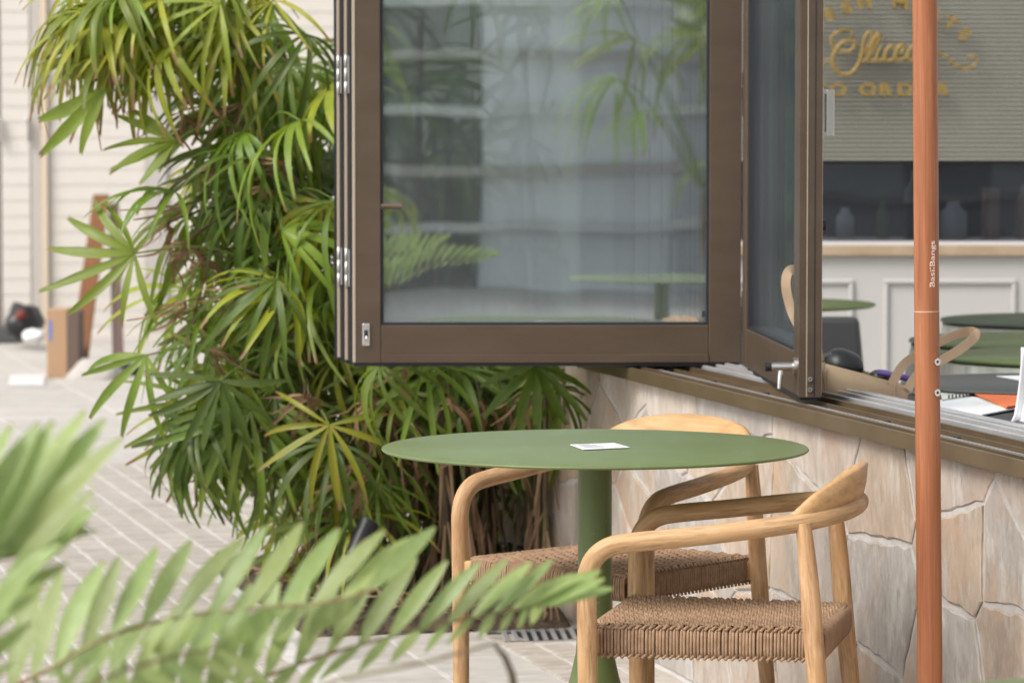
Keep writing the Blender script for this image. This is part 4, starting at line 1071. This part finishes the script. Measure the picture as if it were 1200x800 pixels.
# ------------------------------------------------------------------ foreground cycad
cyc = empty('cycad', tuple(at(-260, 1150, 3.4))); cyc.location.z = 0; tag(cyc, 'blurred cycad with thick green leaflets in the foreground at bottom left', 'cycad')
c0 = cyc.location.copy()
lfm = []
rl = random.Random(3)
for k in range(6):
    mb = MB(); n_ = 9; pts = []; ws = []
    bend = rl.uniform(-.06,.10)
    for i in range(n_+1):
        t = i/n_; pts.append(Vector((bend*t*t, t, -.05*t*t+.03*sin(t*3)))); ws.append(.172*max(.10, sin(pi*(t*.93+.05))**.75)*(1 if t < .9 else .9))
    ws[0] = .05; ws[-1] = .03
    strip(mb, pts, ws, Vector((1,0,rl.uniform(-.15,.15))), .16); me = mb.mesh('leaflet'); me.materials.append(M_zam); lfm.append(me)
def frond(rach, n_, fu, fd, w=1.0):
    """rach: (px,py,Y); fu(u),fd(u) -> (dx,dy,dY) pixel vector of the upper / lower leaflet or None"""
    P = smooth_path([at(*r) for r in rach], 6); Lr = len(P)
    mb = MB(); mb.tube([p-c0 for p in P], [.0032*(1-.65*i/Lr) for i in range(Lr)], 7); fo_ = mb.build('frond', M_rach, cyc)
    px = smooth_path([Vector(r) for r in rach], 6)
    for k in range(n_):
        u = (k+.5)/n_; i = min(int(u*(Lr-1)), Lr-2); f_ = u*(Lr-1)-i
        q = px[i]*(1-f_)+px[i+1]*f_; base = P[i]*(1-f_)+P[i+1]*f_
        for fn in (fu, fd):
            v = fn(u) if fn else None
            if v is None: continue
            v = Vector(v); v = Vector((v.x*rl.uniform(.93,1.07)+rl.uniform(-4,4), v.y*rl.uniform(.93,1.07), v.z+rl.uniform(-.02,.02)))
            tip = at(q.x+v.x, q.y+v.y, q.z+v.z); d = tip-base; l = d.length; d.normalize()
            nrm = Vector((rl.uniform(-.35,.15), -1, rl.uniform(.25,.7))); nrm = (nrm-d*nrm.dot(d)).normalized(); x = d.cross(nrm)
            R = Matrix((x*l*w, d*l, nrm*l)).transposed().to_4x4()
            link('leaflet', rl.choice(lfm), fo_, Matrix.Translation(base-c0) @ R)
# main front frond, reaching right
frond([(60,1010,4.0),(130,905,4.1),(225,838,4.2),(330,785,4.2),(440,750,4.2),(540,726,4.25),(610,712,4.3),(640,709,4.3)], 21,
      lambda u: (30+58*u, -178+160*u**1.25, .03), lambda u: None if u < .4 else (-50+80*max(0,u-.4), 52-62*max(0,u-.4), -.05), 1.08)
# second frond behind it
frond([(-120,900,4.0),(0,815,4.0),(60,782,4.0),(129,745,4.0),(210,723,4.1),(300,712,4.1),(380,706,4.1),(440,690,4.1)], 15,
      lambda u: (25+62*u, -142+68*u, .05), lambda u: (-50, 40, .1) if u > .35 else (30,60,0), 1.12)
# left frond, rising out of the frame
frond([(-300,900,3.55),(-180,760,3.55),(-90,690,3.55),(-20,660,3.6),(25,650,3.6)], 11,
      lambda u: (70+50*u, -200+45*u*u, .03), lambda u: (110-20*u, -50+10*u, .05) , .95)
frond([(-140,1000,3.45),(-80,860,3.45),(-40,760,3.45),(0,690,3.5),(20,660,3.5)], 9,
      lambda u: (48+60*u, -130+50*u, 0), lambda u: (95, -80+10*u, .04), 1.0)
# low frond in the corner
frond([(-60,960,3.5),(20,860,3.5),(110,800,3.5),(190,772,3.55),(260,758,3.6)], 10,
      lambda u: (40, -60, .03), lambda u: (70, 40, .03), 1.0)
# thin brown stalk
mb = MB(); mb.tube([at(604,820,3.9)-c0, at(600,790,3.9)-c0, at(592,770,3.9)-c0, at(580,755,3.9)-c0], [.0045,.004,.0035,.002], 7); o = mb.build('dry_stalk', M_cane, cyc)
mb = MB(); mb.tube([at(300,830,3.6)-c0, at(400,795,3.6)-c0, at(500,775,3.65)-c0, at(585,752,3.9)-c0], [.0022,.002,.0018,.0015], 6); mb.build('rachis_tip', M_rach, cyc)
mb = MB(); mb.tube([(0,0,0),(0,0,.12),(0.01,0,.2)], [.08,.09,.06], 16); mb.build('trunk', M_cane, cyc)
for tgt in ((60,1010,4.0),(-120,900,4.0),(-300,900,3.55),(-140,1000,3.45),(-60,960,3.5)):
    p = at(*tgt)-c0; mb = MB(); mb.tube(smooth_path([(0,0,.18), p*.5+Vector((0,0,.08)), p], 5), .0034, 7); mb.build('stalk', M_rach, cyc)

# ------------------------------------------------------------------ across the street (seen only in the glass)
M_palewin = mat('pale_curtain', (.5,.52,.55), .7)  # opposite windows coloured pale to brighten what the glass reflects
opp = empty('shopfront_opposite', (0,-11,0)); tag(opp, 'white shopfront with horizontal bands across the street, seen only in window reflections', 'building')
mb = MB(); mb.box((-14,-.3,0),(16,0,4.2)); mb.build('wall', mat('opposite_wall', (.82,.84,.87), .7), opp)
for k in range(9): mb = MB(); mb.box((-14,.002,.5+k*.45),(16,.16,.58+k*.45)); mb.build('band', M_paintg if k % 2 else M_plastic, opp)
for k, x in enumerate((-9,-6.2,-3.1,-.8,1.9,4.3,7,10)): mb = MB(); mb.box((x,.003,.0),(x+1.1,.05,2.3)); mb.build('window', M_palewin if k % 3 else M_dkgrey, opp)
mb = MB(); mb.box((-14,-.6,4.2),(16,.9,4.32)); mb.build('canopy', M_plastic, opp)
for (x, y, h, r_) in ((-7,-8.2,3.0,1.8),(-2.6,-8.4,3.3,1.6),(2.8,-8.0,2.9,1.3),(8,-8.6,3.2,2)):
    tr = empty('street_tree', (x,y,0)); tag(tr, '%s leafy street tree across the street, seen only in window reflections' % {-7:'farthest left', -2.6:'tallest', 2.8:'smallest', 8:'farthest right'}[x], 'tree', 'trees across the street')
    mb = MB(); mb.tube([(0,0,0),(.05,0,h*.4),(0,.05,h*.8)], [.12,.09,.04], 10); mb.build('trunk', M_cane, tr)
    mb = MB()
    for _ in range(1500):
        a = rp.uniform(0,6.28); e = rp.uniform(-1,1); rr = r_*rp.uniform(.3,1)**.6
        c = Vector((rr*cos(a)*sqrt(1-e*e), rr*sin(a)*sqrt(1-e*e), h*.82+rr*e*.55)); d = Vector((rp.uniform(-1,1),rp.uniform(-1,1),rp.uniform(-1,1))).normalized()*.13; s_ = d.orthogonal().normalized()*.04
        mb.add([c-d, c+s_, c+d, c-s_], [(0,1,2,3)])
    mb.build('crown', M_lg[1], tr)
for (x, y, n_, lb) in ((-1.0,-2.6,15,'tall fan palm behind the viewer, left one reflected in the window glass'),(1.5,-3.2,11,'smaller fan palm behind the viewer, right one reflected in the window glass')):
    fp = empty('fan_palm', (x,y,0)); tag(fp, lb, 'palm', 'fan palms behind the viewer')
    mb = MB(); mb.tube([(0,0,0),(.03,0,.5),(0,.02,1.0)], [.06,.05,.035], 10); mb.build('trunk', M_cane, fp)
    for k in range(n_):
        a = k*2.4; hub = Vector((cos(a)*rp.uniform(.2,.75), sin(a)*rp.uniform(.2,.6), rp.uniform(.5,2.2))); ax_ = Vector((cos(a), sin(a), rp.uniform(-.5,.3))).normalized()
        z_ = (Vector((0,.5,1))-ax_*ax_.dot(Vector((0,.5,1)))).normalized(); Rm = Matrix((ax_.cross(z_), ax_, z_)).transposed().to_4x4()
        link('leaf', rp.choice(variants[1]), fp, Matrix.Translation(hub) @ Rm @ Matrix.Scale(1.7, 4))
        mb = MB(); mb.tube(smooth_path([(0,.01,.9), hub*.6+Vector((0,0,.5)), hub], 4), .006, 6); mb.build('petiole', M_pet, fp)
